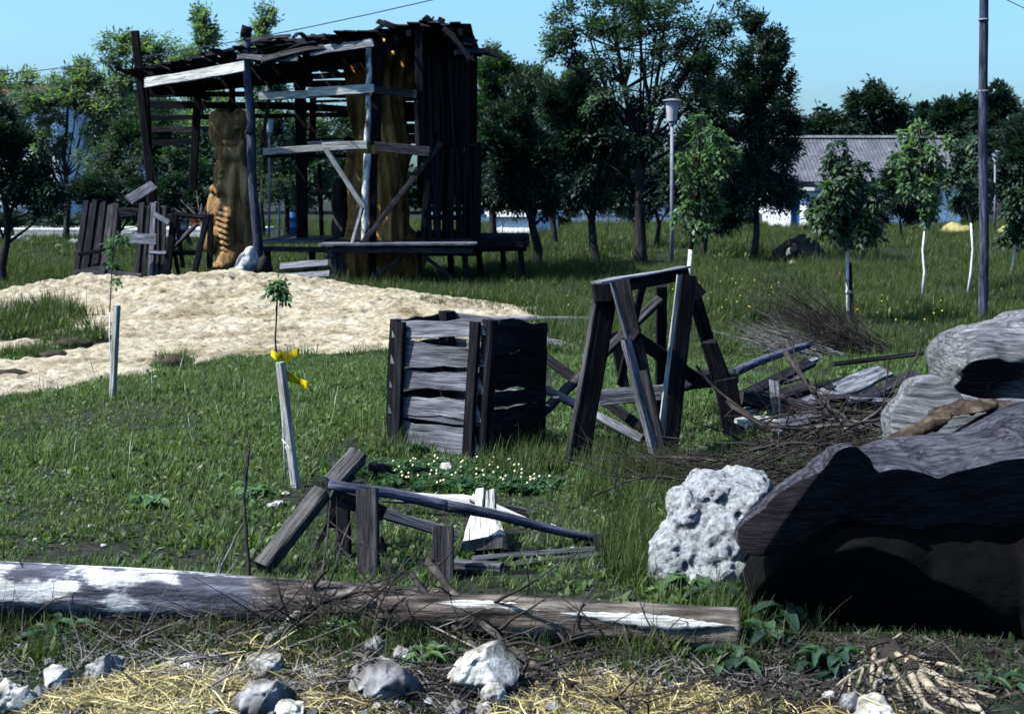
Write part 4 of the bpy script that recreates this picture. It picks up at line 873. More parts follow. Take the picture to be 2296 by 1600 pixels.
sapling('sapling with the broad round crown and a dark tie round its white stem', [(1902, 722), (1899, 640), (1900, 560), (1900, 500), (1898, 430), (1896, 360), (1893, 335)], Yof(722), [(1890, 360, 30, 28), (1870, 395, 38, 30), (1920, 410, 42, 34), (1890, 440, 55, 34), (1860, 470, 40, 28), (1930, 475, 45, 30), (1900, 500, 40, 26), (1840, 500, 30, 14), (1955, 505, 20, 14), (1860, 345, 14, 14)], M_LEAF, 900, S=.145)
sapling('tallest whitewashed sapling, in front of the corrugated roof', [(2065, 680), (2072, 610), (2068, 560), (2074, 500), (2072, 430), (2066, 350), (2060, 285)], Yof(680), [(2050, 300, 28, 24), (2080, 320, 32, 28), (2060, 360, 34, 28), (2090, 385, 30, 20), (2025, 350, 22, 20), (2070, 420, 25, 30), (2075, 470, 18, 20), (2040, 400, 18, 16)], M_LEAFB, 600, S=.14)
sapling('whitewashed sapling with a bent stem just left of the utility pole', [(2168, 660), (2176, 610), (2180, 560), (2176, 500), (2172, 430), (2168, 370), (2165, 315)], Yof(660), [(2160, 330, 34, 26), (2180, 360, 30, 26), (2150, 390, 32, 26), (2185, 420, 26, 28), (2160, 440, 26, 22)], M_LEAF, 520, S=.15)
sapling('short whitewashed sapling at the right edge of the meadow', [(2262, 632), (2270, 590), (2276, 550), (2282, 500), (2285, 450), (2288, 430)], Yof(632), [(2285, 450, 26, 24), (2290, 490, 26, 26), (2275, 520, 24, 20), (2270, 470, 15, 15)], M_LEAF, 650, S=.17)
# wooden tie stake at the round-crowned sapling
ts = empty('tree_stake', P(1899, 722, Yof(722)), 'dark stake bound to the white stem of the round-crowned sapling', 'stake'); ts.location.z = 0
bpx(ts, 'post', (1910, 724, Yof(722)+.05), (1904, 590, Yof(722)+.05), 9, .04, M_MID); c = P(1902, 655, Yof(722)); link('tie', tubemesh([c-Vector((0, 0, .02)), c+Vector((0, 0, .02))], .04, M_METALW, 10), ts)

# saplings with stakes on the left lawn
def staked(label, slabel, stake, Ys, stem, leaves, ws, m_leaf, nleaf):
    a, b = stake; g = P(*b, Ys); g.z = float(surf(g.x, g.y)); t = empty('tree_stake', g, slabel, 'stake'); bpx(t, 'post', (b[0], b[1]+6, Ys), (*a, Ys), ws, .045, M_PALE, n=(-.4, -1, 0), wane=.05, seg=5)
    g = P(*stem[0], Ys+.1); g.z = float(surf(g.x, g.y)); root = empty('sapling', g, label, 'sapling')
    pts = [g-Vector((0, 0, .03))]+[P(u, v, Ys+.1) for u, v in stem[1:]]; k = int(len(pts)*.5)
    link('painted_stem', tubemesh(pts[:k+1], .0055, M_LIME, 6), root); link('stem', tubemesh(pts[k:], [.005]*(len(pts)-k), M_BARK, 6), root)
    kk = Ys/F; cl = [(P(u, v, Ys+.1), (ru*kk, ru*kk, rv*kk)) for u, v, ru, rv in leaves]
    C, D = blob_points(cl, nleaf, .3); V, Fc = sprays(C, D+np.array([0, 0, -.3]), .062*NP.uniform(.7, 1.3, nleaf), 5, .55, .6, .3, .25); link('crown', mesh('crown', V-np.array(g), Fc, m_leaf), root, Matrix.Translation(g))
    return root
staked('thin sapling with three small tufts of leaves in front of the fence panels', 'thin upright stake in front of the sand mound, at the left', ((262, 684), (252, 897)), Yof(895), [(252, 892), (250, 820), (246, 760), (246, 700), (249, 640), (252, 580), (255, 530)], [(258, 535, 18, 7), (243, 545, 14, 6), (275, 533, 12, 5), (250, 560, 12, 5), (253, 590, 14, 6), (256, 625, 12, 6)], 13, M_LEAFB, 46)
staked('spindly sapling with a single leaf tuft in front of the sand mound', 'pale leaning stake with yellow ribbons on the lawn', ((628, 812), (664, 1095)), Yof(1092), [(640, 1062), (636, 980), (630, 900), (622, 830), (617, 760), (620, 700), (622, 650)], [(615, 642, 14, 10), (632, 650, 12, 10), (624, 632, 10, 8)], 17, M_LEAFB, 60)
Yr = Yof(1092)
def ribbon(pts, w, name, label):
    V = []; Fc = []
    for i, (u, v, dy) in enumerate(pts):
        c = P(u, v, Yr+.05+dy); ww = w*(.7+.5*math.sin(i*1.4)**2); V += [c+Vector((0, .01, ww/2)), c+Vector((.01*math.sin(i*2), -.02*math.cos(i), -ww/2))]
    for i in range(len(pts)-1): a = 2*i; Fc.append((a, a+1, a+3, a+2))
    n = len(V); V += [v+Vector((0, .002, 0)) for v in V]; Fc += [tuple(n+x for x in f[::-1]) for f in Fc]
    c = P(*pts[0][:2], Yr); o = link(name, mesh(name, [v-c for v in V], Fc, M_YEL, True), None, Matrix.Translation(c)); tag(o, label, 'ribbon')
ribbon([(608, 790, 0), (618, 800, -.03), (630, 796, .02), (642, 804, -.02), (652, 796, .03), (666, 788, -.02), (672, 792, 0)], .042, 'ribbon', 'yellow ribbon knotted on the sapling stem above the stake, upper one')
ribbon([(620, 815, 0), (626, 826, -.04), (636, 838, .02), (650, 846, -.03), (668, 854, .03), (682, 862, -.02), (692, 866, 0)], .05, 'ribbon', 'yellow ribbon trailing right from the top of the pale stake, lower one')
c = P(652, 1003, Yr); TB = Multi(); TB.tube([P(633, 985, Yr+.1), P(645, 1000, Yr-.03), P(656, 1012, Yr-.03), P(648, 1020, Yr+.05), P(634, 990, Yr+.12)], .004, 5); o = TB.build('tie', M_LIME, c); tag(o, 'thin white string tie round stake and sapling stem', 'string')

# ================================================================ slatted crate
cY = 8.9
cr = [(1082, 1022), (1200, 1000), (1000, 975), (880, 1003)]   # nearest corner, right, back, left (base, px)
cb = [G(u, v) for u, v in cr]; cb[2] = cb[1]+cb[3]-cb[0]
ct = [P(1100, 721, cb[0].y+.02), P(1205, 730, cb[1].y), None, P(893, 720, cb[3].y)]; ct[2] = ct[1]+ct[3]-ct[0]; ct[2].z = ct[0].z
CR = empty('wooden_crate', (cb[0]+cb[2])/2, 'tall open crate of rough wavy slats with dark corner posts, standing left of the trestle', 'crate')
ex = (cb[1]-cb[0]).normalized(); ey = (cb[3]-cb[0]).normalized()
for i, (a, b) in enumerate(zip(cb, ct)): 
    nrm = (cb[0]-cb[2]).normalized() if i in (0, 2) else -ex
    up = (b-a).normalized(); board(CR, 'corner_post', a-up*.04, b+up*.012, .085, .085, M_DARK, n=ex if i != 3 else -ex, seg=5, wane=.08)
board(CR, 'corner_post', cb[3].lerp(cb[0], .12)-ex*.06, ct[3].lerp(ct[0], .10)-ex*.06, .075, .03, M_DARK, n=-ex, seg=5, wane=.1)
board(CR, 'corner_post', cb[0]+ey*.06-ex*.06, ct[0]+ey*.06-ex*.06, .075, .03, M_DARK, n=-ex, seg=5, wane=.1)
def cpt(i, j, t, f): 
    a = cb[i].lerp(ct[i], f); b = cb[j].lerp(ct[j], f); return a.lerp(b, t)
lf = [(.94, .105, .01), (.755, .14, -.02), (.545, .115, .01), (.355, .12, -.02), (.285, .05, -.03), (.125, .165, -.02)]
for f, w, s_ in lf: board(CR, 'slat', cpt(3, 0, -.02, f)-ex*.028, cpt(3, 0, 1.0, f+s_)-ex*.028, w, .022, M_GREY, n=(-ex+Vector((0, 0, .15))), wane=.3, seg=7)
for f, w, s_ in [(.90, .2, 0), (.64, .24, 0), (.43, .09, 0), (.28, .12, .01), (.12, .15, 0)]: board(CR, 'slat', cpt(0, 1, 0, f)-ey*.05, cpt(0, 1, 1.03, f+s_)-ey*.05, w, .022, M_DARK, n=-ey, wane=.2, seg=7)  # shaded side's slats get dark timber, so its shade is in the colour
for f, w in [(.93, .12), (.74, .1), (.56, .09), (.36, .12), (.16, .12)]:
    board(CR, 'slat', cpt(2, 1, 0, f)+ex*.05, cpt(2, 1, 1, f)+ex*.05, w, .022, M_GREY, n=ex, wane=.25, seg=6); board(CR, 'slat', cpt(3, 2, 0, f-.02)+ey*.05, cpt(3, 2, 1, f)+ey*.05, w, .022, M_MID, n=ey, wane=.25, seg=6)

# ================================================================ A-frame trestle
g = G(1400, 1010); TR = empty('wooden_trestle', g, 'tall splayed timber trestle with cross braces standing right of the slatted crate', 'trestle')
def tb(name, a, b, w, th, m, n=(0, -1, 0), **k): return bpx(TR, name, a, b, w, th, m, n, **k)
Ya = 8.45
tb('top_beam', (1334, 652, Ya+.15), (1537, 612, Ya+.35), 30, .10, M_DARK, n=(0, -1, .05), seg=5); tb('top_beam', (1336, 634, Ya+.12), (1535, 599, Ya+.32), 4, .16, M_GREY, n=(0, -1, 0), seg=4, wane=.2)  # thin grey strip on top paints the beam's sunlit edge
tb('beam_block', (1350, 636, Ya+.0), (1352, 674, Ya), 44, .09, M_DARK); tb('beam_block', (1538, 636, Ya+.5), (1565, 668, Ya+.5), 44, .09, M_DARK)
tb('leg', (1362, 660, Ya+.05), (1296, 1052, Ya-.12), 40, .07, M_DARK, n=(.3, -1, 0), seg=6, wane=.06); tb('leg', (1342, 668, Ya+.03), (1276, 1048, Ya-.14), 13, .08, M_MID, n=(-.8, -1, 0), seg=5)  # narrow paler strip stands in for the leg's sunlit left side
tb('leg', (1394, 628, Ya), (1452, 900, Ya-.1), 34, .07, M_MID, seg=6, wane=.06); tb('leg', (1440, 830, Ya-.14), (1490, 1056, Ya-.22), 28, .05, M_MID, n=(-.3, -1, 0), seg=4)
tb('leg', (1376, 632, Ya-.02), (1440, 860, Ya-.1), 8, .07, M_GREY, n=(-1, -1, 0)); tb('leg', (1403, 760, Ya-.12), (1476, 1052, Ya-.25), 15, .06, M_GREY, n=(-1, -.8, .1))  # grey strips put the sunlight on these legs' left sides into colour
tb('leg', (1541, 618, Ya+.25), (1497, 1004, Ya+.05), 40, .06, M_DARK, n=(.35, -1, 0), seg=6, wane=.08); tb('leg', (1528, 618, Ya+.22), (1482, 1000, Ya+.02), 5, .07, M_PALE, n=(-1, -.6, 0), seg=6)  # thin pale strip is this leg's sunlit left edge, painted as timber
tb('leg', (1482, 640, 9.6), (1480, 960, 9.9), 24, .07, M_DARK); tb('leg', (1375, 745, 9.6), (1400, 870, 9.6), 22, .06, M_DARK)
tb('leg', (1552, 650, 9.3), (1640, 950, 9.7), 30, .07, M_DARK, seg=6); tb('plank', (1590, 770, 9.25), (1628, 870, 9.3), 34, .04, M_DARK, n=(-.5, -1, 0), ragged=.05); tb('plank', (1625, 850, 9.2), (1650, 1000, 9.2), 50, .05, M_DARK)
tb('brace', (1479, 671, 9.5), (1205, 935, 9.0), 20, .045, M_MID, n=(-.5, -1, .3), seg=6); tb('brace', (1209, 792, 9.6), (1440, 960, 8.9), 22, .045, M_DARK, seg=6)
tb('brace', (1204, 862, 9.2), (1440, 985, 8.6), 19, .045, M_GREY, n=(-.3, -1, .5), seg=6); tb('brace', (1418, 752, 8.35), (1572, 858, 9.0), 30, .05, M_DARK, seg=5)
tb('cross_rail', (1342, 892, 8.9), (1478, 880, 8.95), 36, .045, M_GREY, n=(-.2, -1, .15), seg=5, wane=.08); tb('cross_rail', (1470, 878, 9.1), (1500, 872, 9.1), 26, .04, M_GREY)
tb('brace', (1440, 640, 9.2), (1390, 860, 9.5), 16, .05, M_DARK)

M_BEAM = wood('squared_beam_timber', (.05, .045, .045), (.13, .125, .13), (.24, .23, .23), spots=.7)
# ================================================================ fallen frame in front
g = G(990, 1260); FR = empty('collapsed_frame', g, 'collapsed timber A-frame with a long grey rail lying behind the front logs', 'timber frame')
def fb(name, a, b, w, th, m, n=(0, -1, 0), **k): return bpx(FR, name, a, b, w, th, m, n, **k)
fb('beam', (588, 1272, 5.85), (722, 1103, 6.1), 36, .075, M_BEAM, n=(.6, -1, -.75), seg=5)
fb('beam', (740, 1088, 6.2), (802, 1022, 6.4), 36, .085, M_BEAM, n=(.6, -1, -.75)); fb('beam', (752, 1102, 6.25), (792, 1068, 6.3), 12, .08, M_DARK)
pole(FR, 'rail', P(738, 1082, 6.0), P(1010, 1132, 6.15), .022, .026, M_POLE, 10, .006); pole(FR, 'rail', P(1000, 1131, 6.15), P(1362, 1212, 6.4), .026, .018, M_POLE, 10, .006)
fb('board', (742, 1106, 6.12), (860, 1150, 6.2), 38, .03, M_MID, wane=.1); fb('board', (855, 1148, 6.25), (1022, 1200, 6.35), 26, .03, M_GREY, n=(0, -1, .4), wane=.15, seg=5)
fb('post', (823, 1096, 5.98), (826, 1292, 5.85), 50, .035, M_MID, n=(-.25, -1, 0), seg=5); fb('post', (993, 1180, 5.85), (992, 1312, 5.75), 50, .035, M_MID, n=(.05, -1, 0), seg=4)
fb('post', (768, 1112, 6.25), (774, 1294, 6.15), 30, .06, M_DARK, seg=4); fb('brace', (752, 1140, 6.3), (690, 1268, 6.3), 13, .05, M_DARK); fb('brace', (750, 1110, 6.3), (742, 1180, 6.3), 24, .04, M_DARK); fb('cross_rail', (782, 1240, 6.3), (888, 1246, 6.3), 16, .04, M_DARK); fb('post', (848, 1205, 6.25), (874, 1290, 6.25), 22, .04, M_DARK)
fb('board', (905, 1112, 7.0), (1060, 1128, 6.95), 26, .03, M_PALE, n=(0, -1, .8), wane=.5, ragged=.12, seg=6); fb('board', (1058, 1116, 6.9), (1292, 1222, 6.6), 19, .035, M_PALE, n=(0, -1, .7), seg=5); fb('board', (1130, 1140, 6.9), (1180, 1150, 6.9), 22, .04, M_MID)
fb('board', (1016, 1268, 5.95), (1125, 1276, 5.9), 30, .08, M_GREY, n=(0, -1, .1), seg=3); fb('board', (1105, 1268, 6.0), (1362, 1238, 6.25), 9, .17, M_MID, n=(0, -1, .1), seg=5); fb('board', (1060, 1254, 6.0), (1365, 1230, 6.3), 15, .03, M_GREY, n=(0, -.9, 1), seg=5); fb('board', (1010, 1290, 5.85), (1200, 1292, 5.9), 26, .05, M_DARK, seg=3); fb('post', (1340, 1205, 6.35), (1345, 1300, 6.1), 22, .05, M_DARK)
fb('board', (1290, 1222, 6.35), (1362, 1222, 6.4), 24, .08, M_DARK)
WB = empty('wood_block', PG(1088, 1246, 6.3), 'pale flared wood block standing under the long rail of the collapsed frame', 'wood block')
bpx(WB, 'block', (1088, 1225, 6.26), (1088, 1160, 6.42), 100, .12, M_PALE, n=(-.25, -1, .55), w2=58*6.3/F, wane=.06, seg=5); bpx(WB, 'foot', (1088, 1250, 6.2), (1088, 1226, 6.24), 112, .14, M_MID, n=(-.1, -1, 0), seg=2)
bpx(WB, 'stub', (1075, 1165, 6.42), (1079, 1106, 6.55), 20, .05, M_PALE, n=(-.4, -1, .4), ragged=.02); bpx(WB, 'stub', (1098, 1165, 6.42), (1101, 1108, 6.55), 22, .05, M_PALE, n=(-.2, -1, .5), ragged=.02)
# ================================================================ giant fallen trunks at the right
def stump_mat(name, a, b, c, sc_=(1, 1, 1), rings=5.0, crack=.5):
    m, t, p = newmat(name); a, b, c = kc(a, .40), kc(b, .50), kc(c, .62); v = coords(t, sc_, False); w = noise(t, v, 1.3, 3, .5); wv = mixc(t, 'ADD', .22, v, w)
    mp = t.nodes.new('ShaderNodeMapping'); mp.inputs['Scale'].default_value = (.5, 3.2, 12); mp.inputs['Rotation'].default_value = (.1, .25, .05); t.links.new(wv, mp.inputs[0])
    n = noise(t, mp.outputs[0], rings*1.7, 10, .76, .08); n2 = noise(t, v, 3.5, 5, .6); mp2 = t.nodes.new('ShaderNodeMapping'); mp2.inputs['Scale'].default_value = (.35, 2, 8); t.links.new(wv, mp2.inputs[0]); n3 = noise(t, mp2.outputs[0], rings*.8, 3, .5)
    cc = ramp(t, [(.32, a), (.5, b), (.70, c)], n).outputs[0]; cc = mixc(t, 'MULTIPLY', .8, cc, ramp(t, [(.3, (.45, .45, .5)), (.55, (1, 1, 1))], n2).outputs[0])
    cc = mixc(t, 'MULTIPLY', crack, cc, ramp(t, [(.40, (1, 1, 1)), (.465, (.12, .1, .1)), (.53, (1, 1, 1))], n3).outputs[0])
    t.links.new(cc, p.inputs['Base Color']); bump(t, p, n, 1.0, .035); return m
M_ST = stump_mat('grey_weathered_trunk', (.03, .029, .04), (.12, .12, .155), (.26, .27, .32), crack=.8)
M_ST2 = stump_mat('pale_weathered_trunk', (.12, .12, .13), (.33, .34, .37), (.56, .58, .62), crack=.7)
M_SHADE = stump_mat('dark_shaded_trunk', (.015, .013, .018), (.06, .052, .065), (.12, .105, .12))  # trunk wood darkened to carry the shade of the cut faces
def flare(W, N):
    z = W[:, 2]; x = W[:, 0]; k = np.sin(x*9+3*z+1.5*np.sin(z*5))*.010; return W+N*k[:, None]
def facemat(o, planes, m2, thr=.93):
    """sawn and undercut faces (lying in the cutting planes) get a darker wood, shade included"""
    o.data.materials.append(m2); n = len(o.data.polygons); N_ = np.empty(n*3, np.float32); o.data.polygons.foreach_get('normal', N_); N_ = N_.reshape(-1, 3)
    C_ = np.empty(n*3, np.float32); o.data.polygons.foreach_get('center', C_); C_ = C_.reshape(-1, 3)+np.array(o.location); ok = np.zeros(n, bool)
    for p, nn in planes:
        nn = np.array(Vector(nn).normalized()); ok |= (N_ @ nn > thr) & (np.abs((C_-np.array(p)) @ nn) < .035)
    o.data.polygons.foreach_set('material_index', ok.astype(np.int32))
cA = [(P(1800, 1100, 4.97), (-.20, -1, -.06)), (P(2150, 1060, 5.13), (.30, -1, -.36))]
sA = sculpt('giant_log', [ell(1815, 1125, 5.0, 160, 80, .30, .62), ell(1890, 1080, 5.0, 75, 98, .3), ell(1740, 1175, 5.05, 108, 66, .26, .45), ell(1960, 1090, 5.3, 170, 80, .42, -.08), ell(2150, 1085, 5.5, 260, 110, .6, .10), ell(2340, 1050, 5.6, 220, 140, .65, .2),
                             ell(2200, 1150, 5.3, 190, 90, .4, -.2), ell(2350, 1210, 5.5, 200, 100, .5), ell(2600, 1150, 5.6, 280, 200, .6)],
            .014, M_ST, 2, [((2, 2, 2), .04, 3, 81, ''), ((2, 4, 14), .012, 4, 85, '')], cuts=cA, post=flare)
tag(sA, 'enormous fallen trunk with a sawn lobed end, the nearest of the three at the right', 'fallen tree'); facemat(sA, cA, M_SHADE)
M_UNDERSHADE = plainnoise('painted_under_shade', [(.3, (.0006, .0006, .001)), (.6, (.0016, .0016, .0022)), (.8, (.004, .0036, .005))], 6, .8, .02, scl=(1, 1, 3))  # near-black colour paints the deep shade under the nearest trunk
hb = sculpt('shaded_underside', [ell(1930, 1270, 5.2, 190, 110, .3), ell(1925, 1370, 5.25, 185, 115, .36), ell(1775, 1330, 5.3, 110, 130, .34), ell(2010, 1310, 5.4, 320, 190, .5), ell(2350, 1340, 5.5, 320, 230, .6), ell(2600, 1300, 5.6, 280, 250, .6)], .02, M_UNDERSHADE, 2, [((3, 3, 3), .05, 3, 83, ''), ((8, 8, 8), .02, 3, 84, '')], cuts=[(P(1950, 1240, 4.97), (-.30, -1, -.55))])  # lower body of the trunk, coloured as the shade beneath its lobe
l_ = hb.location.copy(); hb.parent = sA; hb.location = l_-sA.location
cB = [(P(2040, 900, 6.15), (-.75, -.55, .42)), (P(2230, 950, 6.35), (.05, -1, .62))]
sB = sculpt('giant_log', [ell(2085, 900, 6.5, 75, 66, .35), ell(2060, 950, 6.4, 85, 80, .35, .3), ell(2160, 945, 6.7, 120, 62, .45, -.22), ell(2290, 985, 6.9, 150, 80, .5, -.05), ell(2040, 1000, 6.4, 60, 70, .3), ell(2150, 1040, 6.6, 130, 110, .45), ell(2400, 1010, 6.9, 200, 100, .5), ell(2300, 1080, 6.8, 230, 120, .5)],
            .016, M_ST2, 2, [((1.6, 1.6, 1.6), .05, 3, 91, ''), ((2, 5, 10), .014, 4, 95, '')], cuts=cB)
tag(sB, 'pale grey peaked trunk lying between the nearest and the farthest big trunk', 'fallen tree')
M_ROT = plainnoise('crumbling_brown_bark', [(.3, (.015, .011, .010)), (.5, (.05, .037, .03)), (.62, (.11, .088, .07)), (.78, (.26, .11, .04))], 9, .9, .02, fine=25)
bk = sculpt('bark_slab', [ell(2060, 958, 5.85, 80, 8, .10, .38), ell(2160, 918, 5.95, 80, 9, .11, .16), ell(2265, 914, 6.05, 80, 9, .12, -.1), ell(2005, 988, 5.8, 40, 5, .06, .30)], .010, M_ROT, 1, [(9, .03, 4, 11, ''), (24, .018, 3, 12, '')])
tag(bk, 'strip of crumbling brown bark along the seam between the two nearer big trunks', 'bark')
cC = [(P(2230, 790, 7.55), (-.15, -.75, .62)), (P(2240, 838, 7.62), (.0, -1, -.95))]
sC = sculpt('giant_log', [ell(2170, 800, 7.9, 75, 55, .4, .2), ell(2250, 775, 8.1, 100, 55, .5, .35), ell(2340, 750, 8.2, 110, 65, .55), ell(2215, 788, 8.0, 95, 52, .45, .3), ell(2150, 850, 7.9, 50, 60, .3), ell(2290, 860, 8.3, 190, 110, .55), ell(2170, 746, 8.6, 28, 16, .15)],
            .018, M_ST2, 2, [((2, 2, 2), .05, 3, 101, ''), ((5, 5, 5), .016, 3, 103, '')], cuts=cC)
tag(sC, 'hollow grey trunk with a black mouth, farthest back of the three at the right edge', 'fallen tree'); facemat(sC, cC[1:], M_SHADE)  # dark mouth: shade of the hollow painted on the undercut face
# ================================================================ front logs
def log(name, label, p0, p1, r0, r1, m, n=40, seg=28, bend=.02, lump=.06, fr=3, cat='log', extra=None):
    M, L = frame(Vector(p0), Vector(p1), (0, -1, 0)); V = []; Fc = []
    ph = np.linspace(0, 2*PI, seg, endpoint=False); xs = np.linspace(0, L, n+1)
    X, A = np.meshgrid(xs, ph, indexing='ij'); t = X/L; r = r0+(r1-r0)*t
    q = np.stack([X*fr*.5, np.cos(A)*fr*.4, np.sin(A)*fr*.4], -1); f = fbm(q, 3, int(r0*1000)); q2 = np.stack([X*2, np.cos(A)*r0*70, np.sin(A)*r0*70], -1); f2 = fbm(q2, 3, 5)
    r = r*(1+lump*f+(extra or .03)*f2); oy = bend*np.sin(t*3.1+1); 
    Vv = np.stack([X, r*np.cos(A)+oy, r*np.sin(A)], -1).reshape(-1, 3).tolist()
    for i in range(n):
        for j in range(seg): a, b = i*seg+j, i*seg+(j+1) % seg; Fc.append((a, b, b+seg, a+seg))
    for e, rv in ((0, True), (n, False)):
        rg = [Vv[e*seg+j] for j in range(seg)]; c = np.mean(rg, 0).tolist(); k = len(Vv); s2 = [(np.array(c)*.5+np.array(w_)*.5+np.array([R.uniform(-.01, .01), 0, 0])).tolist() for w_ in rg]; Vv += s2+[c]
        for j in range(seg):
            a, b = e*seg+j, e*seg+(j+1) % seg; c1, c2 = k+j, k+(j+1) % seg
            Fc.append((a, c1, c2, b) if rv else (a, b, c2, c1)); Fc.append((c1, k+seg, c2) if rv else (c1, c2, k+seg))
    o = link(name, mesh(name, Vv, Fc, m, True), None, M); 
    if label: tag(o, label, cat)
    return o
def log_mat(name, patchy, bark_from=None, L=1):
    m, t, p = newmat(name); v = coords(t, (1, 7, 7), False); n = noise(t, v, 3.5, 8, .65, .3); v1 = coords(t, (1, 1, 1), False); n2 = noise(t, coords(t, (1, 1.6, 1.6), False), 2.6, 9, .62, .5); vb = coords(t, (1, 3.2, 3.2), False); n3 = noise(t, vb, 9, 6, .7)
    g_ = ramp(t, [(.3, (.015, .015, .022)), (.5, (.055, .057, .080)), (.7, (.15, .155, .20))], n).outputs[0]
    w_ = ramp(t, [(.36, (.05, .05, .055)), (.43, (.26, .26, .27)), (.6, (.46, .46, .47))], n).outputs[0]
    sy = t.nodes.new('ShaderNodeSeparateXYZ'); t.links.new(v1, sy.inputs[0]); a0 = t.nodes.new('ShaderNodeMath'); a0.operation = 'MULTIPLY_ADD'; a0.inputs[1].default_value = 1.3; t.links.new(sy.outputs[1], a0.inputs[0]); t.links.new(n2, a0.inputs[2])  # bleached patches gather on top; the shaded underside is kept dark by colour
    ad = t.nodes.new('ShaderNodeMath'); ad.operation = 'MULTIPLY_ADD'; ad.inputs[1].default_value = .28; t.links.new(n, ad.inputs[0]); t.links.new(a0.outputs[0], ad.inputs[2])
    base = mixc(t, 'MIX', ramp(t, [(patchy+.125, (0, 0, 0)), (patchy+.185, (1, 1, 1))], ad.outputs[0]).outputs[0], g_, w_)
    bark = ramp(t, [(.36, (.008, .007, .007)), (.5, (.05, .043, .042)), (.66, (.17, .15, .14))], n3).outputs[0]
    sx = t.nodes.new('ShaderNodeSeparateXYZ'); t.links.new(v1, sx.inputs[0])
    if bark_from is not None:
        ma = t.nodes.new('ShaderNodeMath'); ma.operation = 'MULTIPLY_ADD'; ma.inputs[1].default_value = .55; t.links.new(n2, ma.inputs[0]); t.links.new(sx.outputs[0], ma.inputs[2])
        f = ramp(t, [(min(.99, bark_from/10), (0, 0, 0)), (min(1, bark_from/10+.008), (1, 1, 1))], mathdiv(t, ma.outputs[0], 10)).outputs[0]
        base = mixc(t, 'MIX', f, base, bark)
    t.links.new(base, p.inputs['Base Color']); bump(t, p, n3, .9, .02); return m
def mathdiv(t, a, k):
    d = t.nodes.new('ShaderNodeMath'); d.operation = 'DIVIDE'; t.links.new(a, d.inputs[0]); d.inputs[1].default_value = k; return d.outputs[0]
Yl = 5.22
a = P(-420, 1328, Yl); b = P(1000, 1362, 5.2)
LA = log('fallen_log', 'long log with bleached white patches and a barky right end, at the bottom left', a, b, .112, .098, log_mat('patchy_bleached_log', .625, 1.88), n=90, bend=.03, lump=.10)
a = P(850, 1388, 4.97); b = P(1655, 1404, 4.87)
LB2 = log('fallen_log', 'barky log with a stripped white streak lying in front of the big rough rock', a, b, .062, .090, plainnoise('furrowed_bark', [(.34, (.01, .009, .009)), (.5, (.08, .068, .062)), (.68, (.24, .21, .19))], 7, 1.0, .03, scl=(.5, 3, 3)), n=80, lump=.16, extra=.17)
# stripped streak on the second log: a bare strip of sapwood standing in the gap of the bark
M_, L_ = frame(a, b, (0, -1, 0)); V = []; Fc = []; ns = 60
for i in range(ns+1):
    t = i/ns; x = L_*(.26+.72*t); r = (.060+.018*x/L_)*1.09; wq = .55+.22*math.sin(t*7)+R.uniform(-.08, .08)
    th0 = None
    for j in range(6):
        ang = 2.55-wq*0.75+wq*1.5*j/5 if False else 0
        V.append((x, r, ang))
inv = M_.inverted(); upl = (inv.to_3x3() @ Vector((0, 0, 1))).normalized(); frl = (inv.to_3x3() @ Vector((0, -1, 0))).normalized()
V = []
for i in range(ns+1):
    t = i/ns; x = L_*(.16+.82*t); r = (.062+.028*x/L_)*(1.06+.03*math.sin(t*9)); c0 = .88+.12*math.sin(t*5+1)-.34*t; w0 = (.22+.09*math.sin(t*11)+R.uniform(-.05, .05))*min(1, t*8+.1, (1-t)*6+.15)
    for j in range(7):
        an = c0-w0+2*w0*j/6; d = frl*math.cos(an)+upl*math.sin(an); q = d*r*(.92 if j in (0, 6) else 1)
        V.append((x, q.y+.02*math.sin(x/L_*3.1+1), q.z))
for i in range(ns):
    for j in range(6): k = i*7+j; Fc.append((k, k+1, k+8, k+7))
o = link('bare_wood_strip', mesh('bare_wood_strip', V, Fc, M_PALE, True), None, Matrix.Identity(4)); o.parent = LB2; o.matrix_local = Matrix.Identity(4)
M_EARTH = plainnoise('dark_earth', [(.3, (.012, .011, .012)), (.6, (.05, .045, .045))], 5, .9, .02, fine=15)
# ================================================================ rocks
M_ROUGH = plainnoise('rough_shelly_limestone', [(.34, (.07, .07, .08)), (.42, (.32, .33, .35)), (.52, (.36, .38, .41)), (.7, (.52, .55, .58))], 16, 1.0, .03, detail=9, rough=.7, fine=45)
M_CHALK = plainnoise('white_chalk_stone', [(.32, (.12, .11, .10)), (.40, (.40, .39, .37)), (.50, (.66, .66, .65)), (.7, (.78, .79, .80))], 7, .9, .03, detail=9, rough=.65, fine=30)
M_GREYR = plainnoise('grey_pitted_stone', [(.3, (.06, .06, .065)), (.5, (.20, .20, .22)), (.7, (.42, .42, .44))], 7, .7, .02, fine=20)
o = sculpt('boulder', [ell(1590, 1200, 5.87, 112, 110, .28), ell(1655, 1115, 5.92, 62, 52, .25), ell(1535, 1140, 5.87, 52, 55, .22), ell(1505, 1240, 5.82, 42, 90, .2), ell(1605, 1290, 5.82, 110, 85, .28), ell(1590, 1095, 5.92, 60, 34, .2)], .008, M_ROUGH, 2,
           [((3.5, 3.5, 3.5), .10, 3, 7, ''), (10, .022, 3, 8, ''), (28, .018, 2, 9, ''), (40, .010, 2, 29, 'pit')], cuts=[(P(1585, 1190, 5.57), (-.25, -1, .22)), (P(1600, 1068, 5.87), (.05, -.2, 1))])
tag(o, 'large rough white-grey boulder standing against the nearest big trunk', 'boulder')
